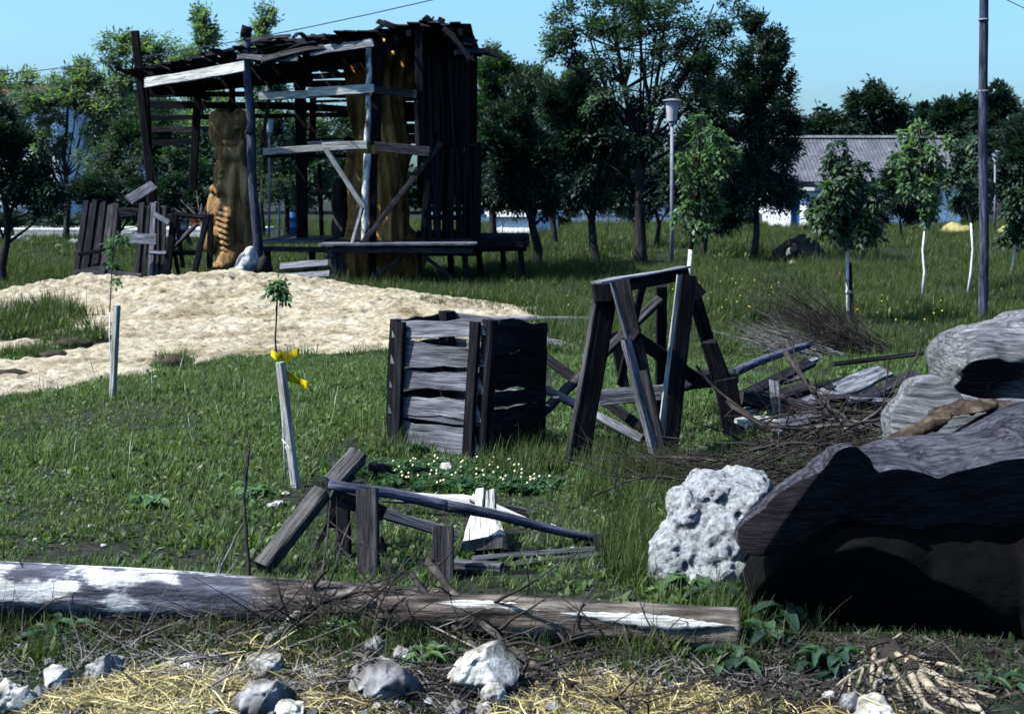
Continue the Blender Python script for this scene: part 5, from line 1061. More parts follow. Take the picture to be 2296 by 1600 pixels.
def rock(label, u, v, Y, ru, rv, m, vox=.009, rot=0, sd=None, ry=None, pits=True, cat='rock', name='rock', sub=True):
    if Y < 7.9: Y = Yof(v+rv*.8)+ru*Y/F*.25
    k = Y/F; sd = R.randint(0, 999); pr = [ell(u, v, Y, ru, rv, ry or ru*k*.8, rot)]
    if sub: pr += [ell(u+R.uniform(-.4, .4)*ru, v-R.uniform(0, .4)*rv, Y+R.uniform(-.3, .3)*ru*k, ru*.6, rv*.7, ru*k*.6, rot), ell(u+R.uniform(-.6, .6)*ru, v+R.uniform(0, .4)*rv, Y, ru*.55, rv*.6, ru*k*.5, rot)]
    s_ = ru*k; fc = []
    for _ in range(7):
        n_ = Vector((R.uniform(-1, 1), R.uniform(-1, .3), R.uniform(-.1, 1))).normalized(); fc.append((n_, R.uniform(.42, .78)*(rv/ru*abs(n_.z)+math.sqrt(max(0, 1-n_.z**2)))))
    o = sculpt(name, pr, max(.006 if Y < 8 else vox, s_/20), m, 2, [(1.1/s_, s_*.50, 3, sd, ''), (4/s_, s_*.09, 3, sd+1, ''), (4.5/s_, s_*.10, 2, sd+2, 'pit')], cuts=[(P(u, v, Y)+n_*s_*f_, n_) for n_, f_ in fc]); tag(o, label, cat); return o
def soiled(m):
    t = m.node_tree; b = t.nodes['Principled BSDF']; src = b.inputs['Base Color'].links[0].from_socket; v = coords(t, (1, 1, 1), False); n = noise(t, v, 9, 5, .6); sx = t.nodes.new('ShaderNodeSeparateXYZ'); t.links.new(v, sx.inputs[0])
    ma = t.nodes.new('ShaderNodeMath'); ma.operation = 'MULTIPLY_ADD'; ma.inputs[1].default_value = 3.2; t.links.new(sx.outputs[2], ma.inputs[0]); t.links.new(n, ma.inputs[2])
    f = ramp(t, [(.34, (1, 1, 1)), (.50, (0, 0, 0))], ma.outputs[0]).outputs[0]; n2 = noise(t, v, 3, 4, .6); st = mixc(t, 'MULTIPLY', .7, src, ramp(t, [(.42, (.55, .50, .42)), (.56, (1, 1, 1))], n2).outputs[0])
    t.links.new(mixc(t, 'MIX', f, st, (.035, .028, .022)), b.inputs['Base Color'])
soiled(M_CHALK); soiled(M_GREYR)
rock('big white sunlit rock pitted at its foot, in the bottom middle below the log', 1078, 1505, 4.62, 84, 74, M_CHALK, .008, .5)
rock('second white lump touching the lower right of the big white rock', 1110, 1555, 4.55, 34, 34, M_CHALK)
rock('small white knob of rock poking up behind the big white rock', 1150, 1428, 4.9, 22, 14, M_CHALK)
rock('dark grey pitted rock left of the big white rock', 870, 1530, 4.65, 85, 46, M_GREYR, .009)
rock('small pale rock in the weeds above the dark grey pitted rock', 903, 1468, 4.85, 26, 22, M_CHALK)
rock('white rock lying in the straw below the thick leaning stick', 600, 1492, 4.8, 48, 34, M_CHALK, rot=-.1)
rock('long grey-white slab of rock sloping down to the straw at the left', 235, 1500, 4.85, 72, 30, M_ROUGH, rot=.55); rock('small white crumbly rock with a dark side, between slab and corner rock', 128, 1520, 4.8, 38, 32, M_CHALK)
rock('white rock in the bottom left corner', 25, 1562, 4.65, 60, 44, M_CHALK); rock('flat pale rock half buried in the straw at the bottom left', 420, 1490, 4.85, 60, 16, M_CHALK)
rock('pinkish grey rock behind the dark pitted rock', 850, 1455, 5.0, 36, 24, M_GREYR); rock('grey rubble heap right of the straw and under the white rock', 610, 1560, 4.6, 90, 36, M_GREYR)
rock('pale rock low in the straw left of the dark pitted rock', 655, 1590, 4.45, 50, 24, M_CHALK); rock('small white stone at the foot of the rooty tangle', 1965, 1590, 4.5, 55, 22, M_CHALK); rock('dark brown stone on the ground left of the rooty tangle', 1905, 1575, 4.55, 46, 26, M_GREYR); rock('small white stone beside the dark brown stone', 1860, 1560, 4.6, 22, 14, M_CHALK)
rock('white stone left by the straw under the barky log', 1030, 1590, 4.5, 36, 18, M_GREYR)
rock('white stone in the clover in front of the slatted crate', 1002, 1052, 7.75, 18, 15, M_CHALK, sub=False); rock('white stone among weeds at the foot of the pale stake', 622, 1130, 7.2, 24, 10, M_CHALK, sub=False)
for (u, v, a, b), lb in zip([(207, 1180, 15, 9), (78, 1210, 9, 7), (232, 1222, 9, 5), (358, 1072, 22, 6), (478, 850, 34, 4), (735, 850, 10, 3), (640, 1106, 12, 5), (1240, 1180, 12, 7), (555, 1020, 14, 5), (1285, 1235, 14, 8), (445, 835, 20, 3), (350, 845, 12, 3)],
        ['brightest small white stone on the lawn above the bleached log', 'small white stone at the left edge of the lawn above the log', 'tiny white stone just below the brightest small lawn stone', 'flat white stone above the broad-leaved plant on the lawn', 'flat chalky patch stone at the near edge of the sand', 'tiny white stone on the lawn right of the yellow ribbons', 'small white stone right behind the foot of the pale stake', 'white chip on the grass under the right end of the long rail', 'flat pale stone beside the bare dark sapling top', 'white chip resting on the low plank of the collapsed frame', 'smaller chalky stone behind the flat one at the edge of the sand', 'small chalky stone at the sand edge near the grassy clod']):
    Yq = Yof(v+b*.6); rock(lb, u, v, Yq, a, b, M_CHALK, .008, sub=False, cat='stone', name='stone')
# heap of rubble in the meadow, heaps of yellow sand
o = sculpt('rubble_heap', [ell(1790, 575, 33.5, 48, 26, .5), ell(1800, 555, 33.5, 26, 20, .35), ell(1770, 568, 33.2, 16, 22, .3), ell(1775, 592, 32.8, 20, 9, .25), ell(1825, 588, 33.5, 28, 18, .4)], .04, M_EARTH, 1, [(2, .12, 3, 3, 'ridge'), (7, .05, 3, 4, '')]); tag(o, 'dark heap of stones and soil in the middle of the meadow', 'heap')
rock('pale stone on the front of the dark meadow heap', 1776, 592, 32.5, 14, 8, M_CHALK, .03); rock('pale leaning slab on the left side of the dark meadow heap', 1768, 566, 32.9, 8, 14, M_CHALK, .03)
M_YS = plainnoise('yellow_sand', [(.3, (.20, .18, .07)), (.6, (.36, .33, .15))], 6, .6, .03)
for u, v, a, Y, lb in ((2145, 514, 34, 58, 'small yellow sand heap left of the utility pole near the house'), (2275, 518, 40, 56, 'yellow sand heap at the far right behind the short sapling')): tag(sculpt('sand_heap', [ell(u, v+4, Y, a, 14, .9), ell(u-a*.2, v-3, Y, a*.5, 12, .6)], .06, M_YS, 1, [(3, .08, 3, 3, '')]), lb, 'sand heap')
for u, v, a, b, Y, mm, lb in ((62, 545, 20, 14, 47, M_GREYR, 'dark round boulder beside the road at the far left'), (36, 538, 20, 13, 48, M_CHALK, 'pale boulder touching the dark round one by the road'), (160, 545, 18, 9, 46, M_CHALK, 'pale rubble lump beside the leaning fence panel on the far grass'), (410, 512, 20, 22, 38, M_CHALK, 'white rubble lump seen through the trestle frame'), (390, 535, 18, 12, 38, M_CHALK, 'lower white rubble lump seen through the trestle frame'), (315, 524, 10, 5, 40, M_CHALK, 'white scrap behind the crossboard of the collapsed panel'), (130, 552, 14, 4, 44, M_CHALK, 'small flat white stone on the far grass at the left'), (15, 885, 12, 8, None, M_GREYR, 'dark stone on the sand at the left edge')):
    rock(lb, u, v, Y or Yof(v+b), a, b, mm, .03, cat='boulder')
M_CLOD = plainnoise('brown_earth', [(.3, (.02, .018, .014)), (.6, (.07, .055, .038))], 9, .8, .02, fine=20)
# clods and grass-topped lumps on the sand
for u, v, a, b, lb in ((388, 812, 30, 16, 'dark grassy clod at the near edge of the sand'), (165, 770, 42, 12, 'low earthy lump with grass on the sand, middle one at the left'), (120, 795, 34, 9, 'brown earth lump below the grassy one on the sand'), (30, 836, 40, 5, 'flat dark lump in the sand at the left edge')):
    Yq = Yof(v+b*.6); tag(sculpt('earth_clod', [ell(u, v, Yq, a, b, a*Yq/F*.7)], .02, M_CLOD, 1, [(7, .05, 3, 3, '')]), lb, 'clod')

# ================================================================ planks, poles and brush at the middle right
def loose(label, a, b, w, th, m, n=(0, -1, 0), cat='plank', name='plank', **k):
    o = board(None, name, P(*a), P(*b), w*(a[2]+b[2])/2/F, th, m, n, **k); return tag(o, label, cat)
loose('wide dark board sloping up from left under the thin log in the scrap heap', (1660, 892, 9.9), (1815, 812, 11.0), 30, .03, M_DARK, (0, -.6, 1), wane=.15)
loose('board with a sunlit edge on top of the dark wide board', (1700, 862, 10.3), (1830, 805, 11.2), 12, .03, M_GREY, (0, -.6, 1))
loose('broad weathered grey slab with a pointed end in the scrap heap', (1800, 912, 9.6), (1975, 832, 11.0), 46, .035, M_GREY, (0, -.7, 1), wane=.45, ragged=.1, seg=6)
loose('long grey board lying right of the pointed slab', (1870, 930, 9.5), (2045, 838, 11.3), 26, .03, M_MID, (0, -.7, 1), wane=.2, ragged=.1, seg=5)
loose('short upright plank standing in the brush heap', (1735, 860, 9.2), (1749, 1000, 9.0), 22, .03, M_GREY, (-.2, -1, 0), ragged=.03)
loose('squared beam end pointing left beside the right trestle leg', (1655, 890, 9.4), (1770, 910, 9.8), 32, .08, M_MID, (0, -1, .2)); loose('brown-grey board under the upright plank', (1762, 905, 9.2), (1850, 930, 9.2), 28, .06, M_MID, (0, -1, .3))
loose('pale flat board on the ground below the beam end', (1668, 925, 9.4), (1725, 900, 9.9), 26, .03, M_PALE, (0, -.3, 1)); loose('pale broad board lying in the grass by the upright plank', (1660, 948, 8.9), (1765, 935, 9.2), 40, .03, M_PALE, (0, -.3, 1), wane=.2)
loose('dark board tilted over the pale flat boards', (1660, 908, 9.6), (1800, 880, 10.2), 22, .04, M_DARK, (0, -.5, 1)); loose('dark lath crossing the heap behind the pointed slab', (1790, 880, 9.9), (1900, 850, 10.8), 16, .04, M_DARK, (0, -.6, 1))
loose('long thin squared pole pointing right beyond the scrap heap', (1865, 816, 11.5), (2066, 792, 11.8), 9, .06, M_MID, (0, -1, .3)); loose('dark low plank lying in the meadow, farther one', (1650, 640, 27.5), (1770, 636, 27.5), 6, .1, M_DARK); loose('dark low plank lying in the meadow, nearer one', (1690, 654, 26), (1830, 652, 26), 4, .1, M_DARK)
loose('short dark plank on the ground left of the crate', (826, 1046, 7.9), (878, 1050, 7.9), 18, .04, M_DARK); loose('small dark board end behind the lower left of the crate', (850, 975, 9.3), (885, 990, 9.3), 22, .04, M_MID)
log('log', 'thin grey debarked log on top of the scrap heap', P(1650, 838, 10.6), P(1812, 768, 12.0), .035, .028, M_POLE, n=20, seg=12, cat='log'); 
log('log', 'long pale log lying on the ground behind the crate and trestle', P(1105, 722, 17.6), P(1455, 716, 17.9), .05, .04, M_GREY, n=30, seg=12); log('log', 'short grey log piece on the sandy patch behind the crate', P(1225, 776, 14.9), P(1320, 790, 14.7), .07, .055, M_GREY, n=16, seg=12, lump=.2)
log('log', 'furrowed grey log behind the right leg of the trestle', P(1535, 860, 9.9), P(1640, 845, 10.4), .07, .06, M_MID, n=16, seg=14, lump=.15)
half = []
for i in range(16):
    u = R.uniform(1650, 1980); v = R.uniform(850, 960); a_ = R.uniform(-.2, .7); l_ = R.uniform(50, 130); Yq = Yof(v)*R.uniform(.86, .97)
    o = board(None, 'plank', PG(u, v, Yq), PG(u+l_*math.cos(a_), v-l_*math.sin(a_)*.6, Yq+R.uniform(0, .7)), R.uniform(.04, .11), .028, [M_DARK, M_MID, M_MID, M_GREY][i % 4], (R.uniform(-.4, .4), -.5, 1), wane=.25, ragged=.06)
    half.append((P(u, v, Yq).x, ['dark', 'brown', 'brownish', 'grey'][i % 4], o))
for k, (x_, tone, o) in enumerate(sorted(half, key=lambda q: q[0])): tag(o, 'short %s board half buried in the brushwood, %s from the trestle' % (tone, 'first second third fourth fifth sixth seventh eighth ninth tenth eleventh twelfth thirteenth fourteenth fifteenth sixteenth'.split()[k]), 'plank', 'scrap boards half buried in the brushwood')
# brush: twig heaps
def heap(name, label, cu, cv, Y, n, du, dv, dirf, L, r, m, zmax=.25, dy=.5):
    mb = Multi(); c0 = P(cu, cv, Y)
    for i in range(n):
        u = cu+R.gauss(0, du); Yq = Y+R.gauss(0, dy); p = P(u, cv, Yq); p.z = abs(R.gauss(0, 1))*zmax*max(.15, 1-abs(u-cu)/(du*2.5))+.02
        mb.branch(p, dirf(), L*R.uniform(.5, 1.2), r*R.uniform(.5, 1.3), 1, .3, 4, .01, 3)
    o = mb.build(name, m, c0); return tag(o, label, 'brush', kind='stuff')
heap('brushwood', 'dark tangled heap of dry brushwood between the scrap boards and the big trunks', 1850, 960, 8.6, 150, 85, 20, lambda: (R.uniform(-1, 1), R.uniform(-.6, .6), R.uniform(-.1, .22)), .55, .007, M_TWIG, .17, .45)
heap('brushwood', 'flat spread of dark thin brushwood above the rough boulder', 1640, 1040, 7.75, 180, 95, 10, lambda: (R.uniform(.4, 1)*R.choice((-1, 1)), R.uniform(-.3, .3), R.uniform(-.05, .15)), .7, .0055, M_TWIG, .07, .3)
mb = Multi()
for i in range(85):
    p = P(1970+R.uniform(-40, 30), 790, 14.0+R.uniform(-.3, .4)); p.z = R.uniform(0, .1); t = R.random()
    mb.branch(p, (-1, R.uniform(-.25, .25), .15+.55*t), R.uniform(.9, 1.6), R.uniform(.004, .009), 1, .12, 4, -.004, 5)
tag(mb.build('brushwood', M_TWIG, P(1950, 790, 12.3)), 'fan of dark cut branches pointing up left in the meadow grass', 'brush', kind='stuff')
mb = Multi()
for i in range(45):
    p = P(1860+R.uniform(-60, 50), 780, 13.8+R.uniform(-.3, .3)); p.z = R.uniform(0, .08)
    mb.branch(p, (-1, R.uniform(-.2, .2), .1+.35*R.random()), R.uniform(.6, 1.1), R.uniform(.005, .010), 1, .12, 4, 0, 3)
tag(mb.build('brushwood', M_TWIGP, P(1850, 780, 12.0)), 'pale bleached branches at the near side of the branch fan', 'brush', kind='stuff')
heap('brushwood', 'dark twigs caught along the two front logs', 820, 1405, 5.0, 75, 190, 12, lambda: (R.uniform(-1, 1), R.uniform(-.5, .3), R.uniform(-.05, .7)), .32, .0045, M_TWIG, .06, .15)
heap('brushwood', 'thin dead twigs lying on the rubble at the bottom', 1150, 1500, 4.65, 34, 420, 12, lambda: (R.uniform(-1, 1), R.uniform(-.5, .3), R.uniform(-.05, .35)), .36, .004, M_TWIG, .03, .18)
heap('brushwood', 'grey dead twigs lying on the rubble at the bottom left', 420, 1480, 4.7, 26, 260, 12, lambda: (R.uniform(-1, 1), R.uniform(-.5, .3), R.uniform(-.05, .45)), .3, .004, M_TWIGP, .03, .18)
def branch(label, pts, r, m=M_TWIG, subs=3, L=.2, name='branch', up=.4, seg=7):
    mb = Multi(); q = [PG(*p, lift=r*.8) for p in pts]
    # smooth the polyline
    for _ in range(2):
        n_ = [q[0]]
        for a, b in zip(q[:-1], q[1:]): n_ += [a.lerp(b, .25), a.lerp(b, .75)]
        q = n_+[q[-1]]
    nq = len(q); q = [v+Vector((R.uniform(-1, 1), R.uniform(-1, 1), R.uniform(-1, 1)))*r*.35 for v in q]
    mb.tube(q, [r*(1-.7*i/(nq-1))*(1+R.uniform(-.1, .12)) for i in range(nq)], seg)
    for k in range(subs):
        i = R.randint(nq//5, nq-2); t = (q[i+1]-q[i]).normalized(); mb.branch(q[i], t*.7+Vector((R.uniform(-.7, .7), R.uniform(-.4, .4), R.uniform(-.2, up)+.2)), L*R.uniform(.5, 1.2), r*(1-.7*i/nq)*.55, 1, .3, 5, 0, 2)
    o = mb.build(name, m, q[0]); return tag(o, label, 'branch')
branch('thick dark branch slanting down right across the scrap heap', [(1830, 860, 9.0), (1760, 790, 9.4), (1800, 850, 9.2), (1870, 930, 8.8), (1960, 960, 8.6)][1:], .022, subs=3); branch('thin dark branch standing up behind the upright plank', [(1860, 935, 8.8), (1800, 850, 9.0), (1780, 800, 9.2), (1778, 760, 9.3)], .012, subs=3)
branch('dark forked branch rising in front of the peaked trunk', [(1930, 950, 8.5), (2010, 890, 8.6), (2040, 830, 8.7), (2070, 760, 8.8)], .012, subs=6, L=.3); branch('dark upright twig with prongs left of the peaked trunk', [(1975, 930, 8.3), (1985, 870, 8.3), (1990, 820, 8.3)], .007, subs=5, L=.15)
branch('long dark branch lying level across the brush heap', [(1630, 900, 8.6), (1700, 955, 8.4), (1800, 960, 8.3), (1930, 950, 8.2), (1985, 935, 8.2)], .02, subs=5); branch('dark branch leaning from the trestle to the brush heap', [(1560, 820, 8.3), (1600, 870, 8.3), (1680, 930, 8.2), (1740, 970, 8.1)], .010, subs=3)
branch('second level branch below the long dark one', [(1680, 1010, 7.9), (1760, 990, 7.9), (1860, 1000, 7.9), (1960, 985, 7.9)], .012, subs=5)
# branches in front
branch('thick pale broken stick leaning over the bark of the long log', [(612, 1450, 5.0), (660, 1390, 5.1), (700, 1318, 5.2)], .028, M_TWIGP, 1, .1); branch('dark knobbly stub at the top of the thick pale stick', [(700, 1340, 5.15), (702, 1310, 5.15), (735, 1275, 5.15)], .013, M_TWIG, 2, .12)
branch('tall bare dark sapling standing behind the bleached log', [(558, 1310, 5.7), (552, 1200, 5.75), (546, 1100, 5.8), (560, 1010, 5.8)], .011, M_TWIG, 6, .22, up=.9, name='dead_sapling')
branch('slender bare twig leaning right in front of the bleached log', [(452, 1400, 5.2), (480, 1320, 5.25), (500, 1260, 5.3), (545, 1170, 5.3)], .007, M_TWIGP, 5, .15, up=.8); branch('dark horizontal stick lying over the bleached patch', [(432, 1430-80, 5.25), (520, 1330, 5.25), (600, 1322, 5.25), (690, 1316, 5.25)], .010, M_TWIG, 2, .1)
branch('curved grey stick lying under the bleached log', [(350, 1420, 5.1), (430, 1418, 5.1), (500, 1410, 5.1), (560, 1415, 5.1), (650, 1420, 5.1)], .011, M_TWIGP, 3, .12); branch('thin dark stem crossing the left end of the bleached log', [(45, 1590, 4.6), (48, 1480, 4.9), (50, 1390, 5.1), (62, 1270, 5.2)], .006, M_TWIG, 4, .16)
branch('arched thin twig over the left part of the bleached log', [(0, 1470, 5.0), (60, 1400, 5.1), (110, 1345, 5.1), (160, 1335, 5.1)], .005, M_TWIG, 3, .12); branch('slanting twig left of the curved grey stick', [(120, 1450, 5.0), (150, 1400, 5.1), (210, 1310, 5.2)], .005, M_TWIG, 2, .1)
branch('pair of thin dark stems left in front of the bark end of the log', [(655, 1590, 4.6), (680, 1440, 5), (720, 1330, 5.2), (735, 1180, 5.4), (740, 1120, 5.5)], .008, M_TWIG, 5, .2, up=.9); branch('thin dark stem rising before the grey upright board', [(740, 1480, 4.9), (720, 1380, 5.1), (770, 1200, 5.4), (800, 1140, 5.5)], .006, M_TWIG, 4, .2, up=.9)
branch('long dark branch running from the frame down to the bottom right, upper one', [(960, 1260, 5.3), (1040, 1360, 5.0), (1150, 1460, 4.7), (1300, 1540, 4.4), (1500, 1640, 4.15)], .019, M_TWIG, 14, .45); branch('long dark branch below the upper one, crossing the white rock', [(925, 1290, 5.2), (1010, 1400, 4.9), (1130, 1500, 4.6), (1250, 1560, 4.35), (1420, 1640, 4.1)], .013, M_TWIG, 12, .4)
branch('straight grey twig from the log toward the white rock', [(700, 1300, 5.3), (860, 1350, 5.1), (960, 1400, 4.9), (1095, 1465, 4.7)], .007, M_TWIGP, 3, .2); branch('dark arched branch over the top of the white rock', [(930, 1465, 4.75), (1000, 1460, 4.7), (1100, 1470, 4.6), (1130, 1442, 4.6), (1200, 1440, 4.6), (1290, 1500, 4.5)], .012, M_TWIG, 5, .25)
branch('thin dark twig rising in front of the barky log, left one', [(1290, 1480, 4.7), (1240, 1400, 4.9), (1190, 1340, 5.0), (1180, 1270, 5.0)], .006, M_TWIG, 4, .15, up=.8); branch('thin dark twig rising in front of the barky log, right one', [(1430, 1500, 4.7), (1400, 1420, 4.8), (1390, 1350, 4.9), (1370, 1290, 5)], .006, M_TWIG, 4, .15, up=.8)
branch('thin twig crossing in front of the right end of the barky log', [(1560, 1600, 4.5), (1520, 1480, 4.7), (1450, 1400, 4.8), (1430, 1330, 4.9)], .005, M_TWIG, 4, .16, up=.8); branch('long dark twig lying across the straw at the bottom left', [(520, 1545, 4.5), (640, 1560, 4.45), (760, 1585, 4.4), (900, 1590, 4.4)], .009, M_TWIG, 4, .15)
branch('peeling pale root end poking out of weeds left of the dark rock', [(790, 1530, 4.7), (805, 1490, 4.75), (840, 1450, 4.8)], .016, M_TWIGP, 1, .1); branch('thin bent wire-like twig over the upright boards', [(735, 1165, 5.6), (800, 1220, 5.5), (850, 1230, 5.5), (880, 1300, 5.4)], .004, M_TWIG, 2, .15)
branch('knotty dark twig clump by the second upright board', [(970, 1420, 4.9), (945, 1350, 5.1), (960, 1290, 5.3), (1020, 1230, 5.5)], .008, M_TWIG, 6, .2, up=.8); branch('long thin twig arching above the flat brushwood', [(1330, 1110, 7.1), (1450, 1060, 7.1), (1560, 1080, 7.0), (1640, 1050, 7.0)], .006, M_TWIG, 6, .25)
branch('tangled dark brush branch over the bark of the long log', [(640, 1400, 5.0), (760, 1330, 5.1), (880, 1320, 5.1), (990, 1360, 5.0)], .009, M_TWIG, 12, .28, up=.9); branch('dark forked stick lying in the litter below the bleached log', [(300, 1440, 5.0), (400, 1425, 5.0), (520, 1450, 4.9), (640, 1440, 4.9)], .010, M_TWIG, 8, .2)
branch('long dark stick lying on the ground left of the dark pitted rock', [(640, 1480, 4.8), (760, 1470, 4.85), (900, 1490, 4.8)], .008, M_TWIG, 6, .2); branch('dark bent stick on the straw right of the white rock', [(1180, 1560, 4.5), (1320, 1530, 4.55), (1470, 1560, 4.5), (1600, 1545, 4.5)], .008, M_TWIG, 8, .22)
# root tangle at the bottom right
g = G(2010, 1560); RT = empty('root_tangle', g, 'fan of pale peeled roots spreading from a stub at the bottom right', 'roots')
def root(pts, r, m=M_ROOT):
    q = [PG(*p, lift=r) for p in pts]
    for _ in range(2):
        n_ = [q[0]]
        for a, b in zip(q[:-1], q[1:]): n_ += [a.lerp(b, .25), a.lerp(b, .75)]
        q = n_+[q[-1]]
    nq = len(q); rr = [r*(1-.6*i/(nq-1)) for i in range(nq)]; c = q[0]; link('root', tubemesh(q, rr, m, 8, .08, rel=c), RT, Matrix.Translation(c))
for pts, r in (([(2060, 1500, 4.75), (2120, 1540, 4.6), (2200, 1560, 4.5), (2232, 1568, 4.45)], .014), ([(2055, 1505, 4.7), (2090, 1560, 4.6), (2140, 1585, 4.5), (2200, 1600, 4.4)], .018), ([(2040, 1510, 4.7), (2060, 1560, 4.5), (2075, 1590, 4.45), (2120, 1610, 4.4)], .014), ([(2010, 1470, 4.85), (2060, 1500, 4.7), (2120, 1540, 4.55), (2190, 1590, 4.4)], .012), ([(1990, 1450, 4.9), (2040, 1470, 4.8), (2090, 1500, 4.7), (2130, 1550, 4.6)], .009),
               ([(1960, 1460, 4.85), (1955, 1510, 4.7), (1950, 1560, 4.6)], .011), ([(1940, 1470, 4.85), (1930, 1520, 4.7), (1905, 1570, 4.6)], .007), ([(1930, 1480, 4.85), (1900, 1510, 4.7), (1880, 1560, 4.6)], .006), ([(1965, 1480, 4.8), (1985, 1520, 4.7), (1975, 1570, 4.6)], .007), ([(1950, 1450, 4.9), (1920, 1470, 4.85), (1870, 1520, 4.7)], .005), ([(2000, 1490, 4.8), (2010, 1530, 4.7), (2030, 1590, 4.5)], .008), ([(1905, 1490, 4.85), (1905, 1530, 4.75), (1898, 1590, 4.6)], .006), ([(2020, 1420, 4.95), (1990, 1440, 4.9), (1960, 1450, 4.85)], .006), ([(2030, 1490, 4.75), (2110, 1520, 4.6), (2180, 1570, 4.45), (2215, 1620, 4.3)], .012), ([(2000, 1500, 4.7), (2030, 1540, 4.6), (2080, 1600, 4.4)], .011), ([(1975, 1500, 4.7), (1960, 1540, 4.6), (1940, 1600, 4.4)], .010), ([(1990, 1480, 4.75), (1920, 1500, 4.7), (1850, 1560, 4.5)], .009), ([(2050, 1480, 4.8), (2130, 1490, 4.7), (2190, 1520, 4.6), (2240, 1530, 4.55)], .008)): root(pts, r*1.1)
o = sculpt('stub', [ell(2010, 1475, 4.83, 30, 13, .07, -.4), ell(2040, 1525, 4.62, 17, 34, .05), ell(1985, 1458, 4.86, 24, 11, .06), ell(1960, 1500, 4.75, 10, 30, .04, .2)], .008, M_TWIG, 1, [((8, 8, 3), .03, 3, 4, 'ridge'), (30, .008, 2, 5, '')]); lc = o.location.copy(); o.parent = RT; o.location = lc-RT.location
mb = Multi()
for i in range(26): mb.branch(P(1980+R.gauss(0, 40), 1490, 4.8+R.uniform(-.1, .15)), (R.uniform(-1, .8), -.5, R.uniform(-.8, .1)), R.uniform(.1, .25), .0035, 1, .4, 4, .02, 2)
c = P(1980, 1490, 4.8); o = mb.build('rootlets', M_TWIGP, c); o.parent = RT; o.location = c-RT.location; tag(o, kind='stuff')
branch('bare forked twig pointing up right above the root tangle', [(1960, 1465, 4.8), (2010, 1440, 4.85), (2050, 1425, 4.9)], .005, M_TWIG, 3, .12)
# ================================================================ straw, weeds, clover, grass
def strip_field(name, label, pts, L, w, m, flat=.35, seg=3, curl=.5):
    n = len(pts); pts = np.array(pts, float); th = NP.uniform(0, 2*PI, n); el = NP.normal(0, flat, n)
    d = np.stack([np.cos(th)*np.cos(el), np.sin(th)*np.cos(el), np.abs(np.sin(el))], -1); s_ = np.cross(d, NP.normal(0, 1, (n, 3))); s_ /= np.linalg.norm(s_, axis=1)[:, None]
    LL = L*NP.uniform(.4, 1.3, (n, 1)); ww = w*NP.uniform(.6, 1.4, (n, 1)); cv = NP.normal(0, curl, (n, 3)); V = []
    for i in range(seg+1):
        t = i/seg-.5; c = pts+d*LL*t+cv*LL*(t*t-.1)*.6; c[:, 2] = np.maximum(c[:, 2], .004); k = ww*(1-.7*abs(t*2)**3); V += [c-s_*k/2, c+s_*k/2]
    V = np.stack(V, 1).reshape(-1, 3); b = np.arange(n)[:, None]*(2*(seg+1)); Fc = np.concatenate([np.concatenate([b+2*i, b+2*i+1, b+2*i+3, b+2*i+2], 1) for i in range(seg)], 0)
    o = link(name, mesh(name, V, Fc, m)); return tag(o, label, None, kind='stuff')
def straw_pts(spots, hz):
    out = []
    for u, v, ru, rv, n in spots:
        for _ in range(n):
            a = R.uniform(0, 2*PI); r = math.sqrt(R.random()); vv = v+rv*r*math.sin(a); Yq = Yof(max(900, vv)); p = P(u+ru*r*math.cos(a), vv, Yq); p.z = abs(R.gauss(0, hz))*(1.1-r)+.005; out.append(tuple(p))
    return out
strip_field('straw', 'yellow dry straw heaped among the rocks at the bottom left', straw_pts([(360, 1560, 220, 50, 2100), (180, 1600, 150, 40, 800), (600, 1500, 180, 60, 450), (480, 1430, 150, 30, 120)], .04), .11, .0032, M_STRAW)
strip_field('straw', 'yellow dry straw lying along the bottom right of the white rock', straw_pts([(1330, 1570, 180, 60, 1300), (1560, 1590, 150, 40, 900), (1200, 1600, 150, 40, 400), (1850, 1620, 200, 40, 300), (760, 1590, 130, 40, 350)], .03), .10, .003, M_STRAW)
strip_field('leaf_litter', 'dark twiggy litter under the front logs', straw_pts([(300, 1420, 320, 40, 1800), (900, 1440, 420, 60, 1300), (1400, 1450, 250, 50, 700), (1700, 1480, 200, 60, 600), (650, 1420, 200, 60, 800), (1000, 1560, 300, 60, 900), (1700, 1570, 300, 50, 900), (2100, 1560, 200, 60, 500), (2020, 1470, 300, 40, 500), (1750, 1470, 150, 50, 400)], .03), .12, .005, M_TWIG)
strip_field('leaf_litter', 'bleached grey stalks and chaff among the rocks', straw_pts([(400, 1500, 420, 90, 1500), (1000, 1530, 420, 80, 1500), (1500, 1540, 300, 70, 700)], .04), .10, .003, M_TWIGP, curl=1.0)
mb = Multi()
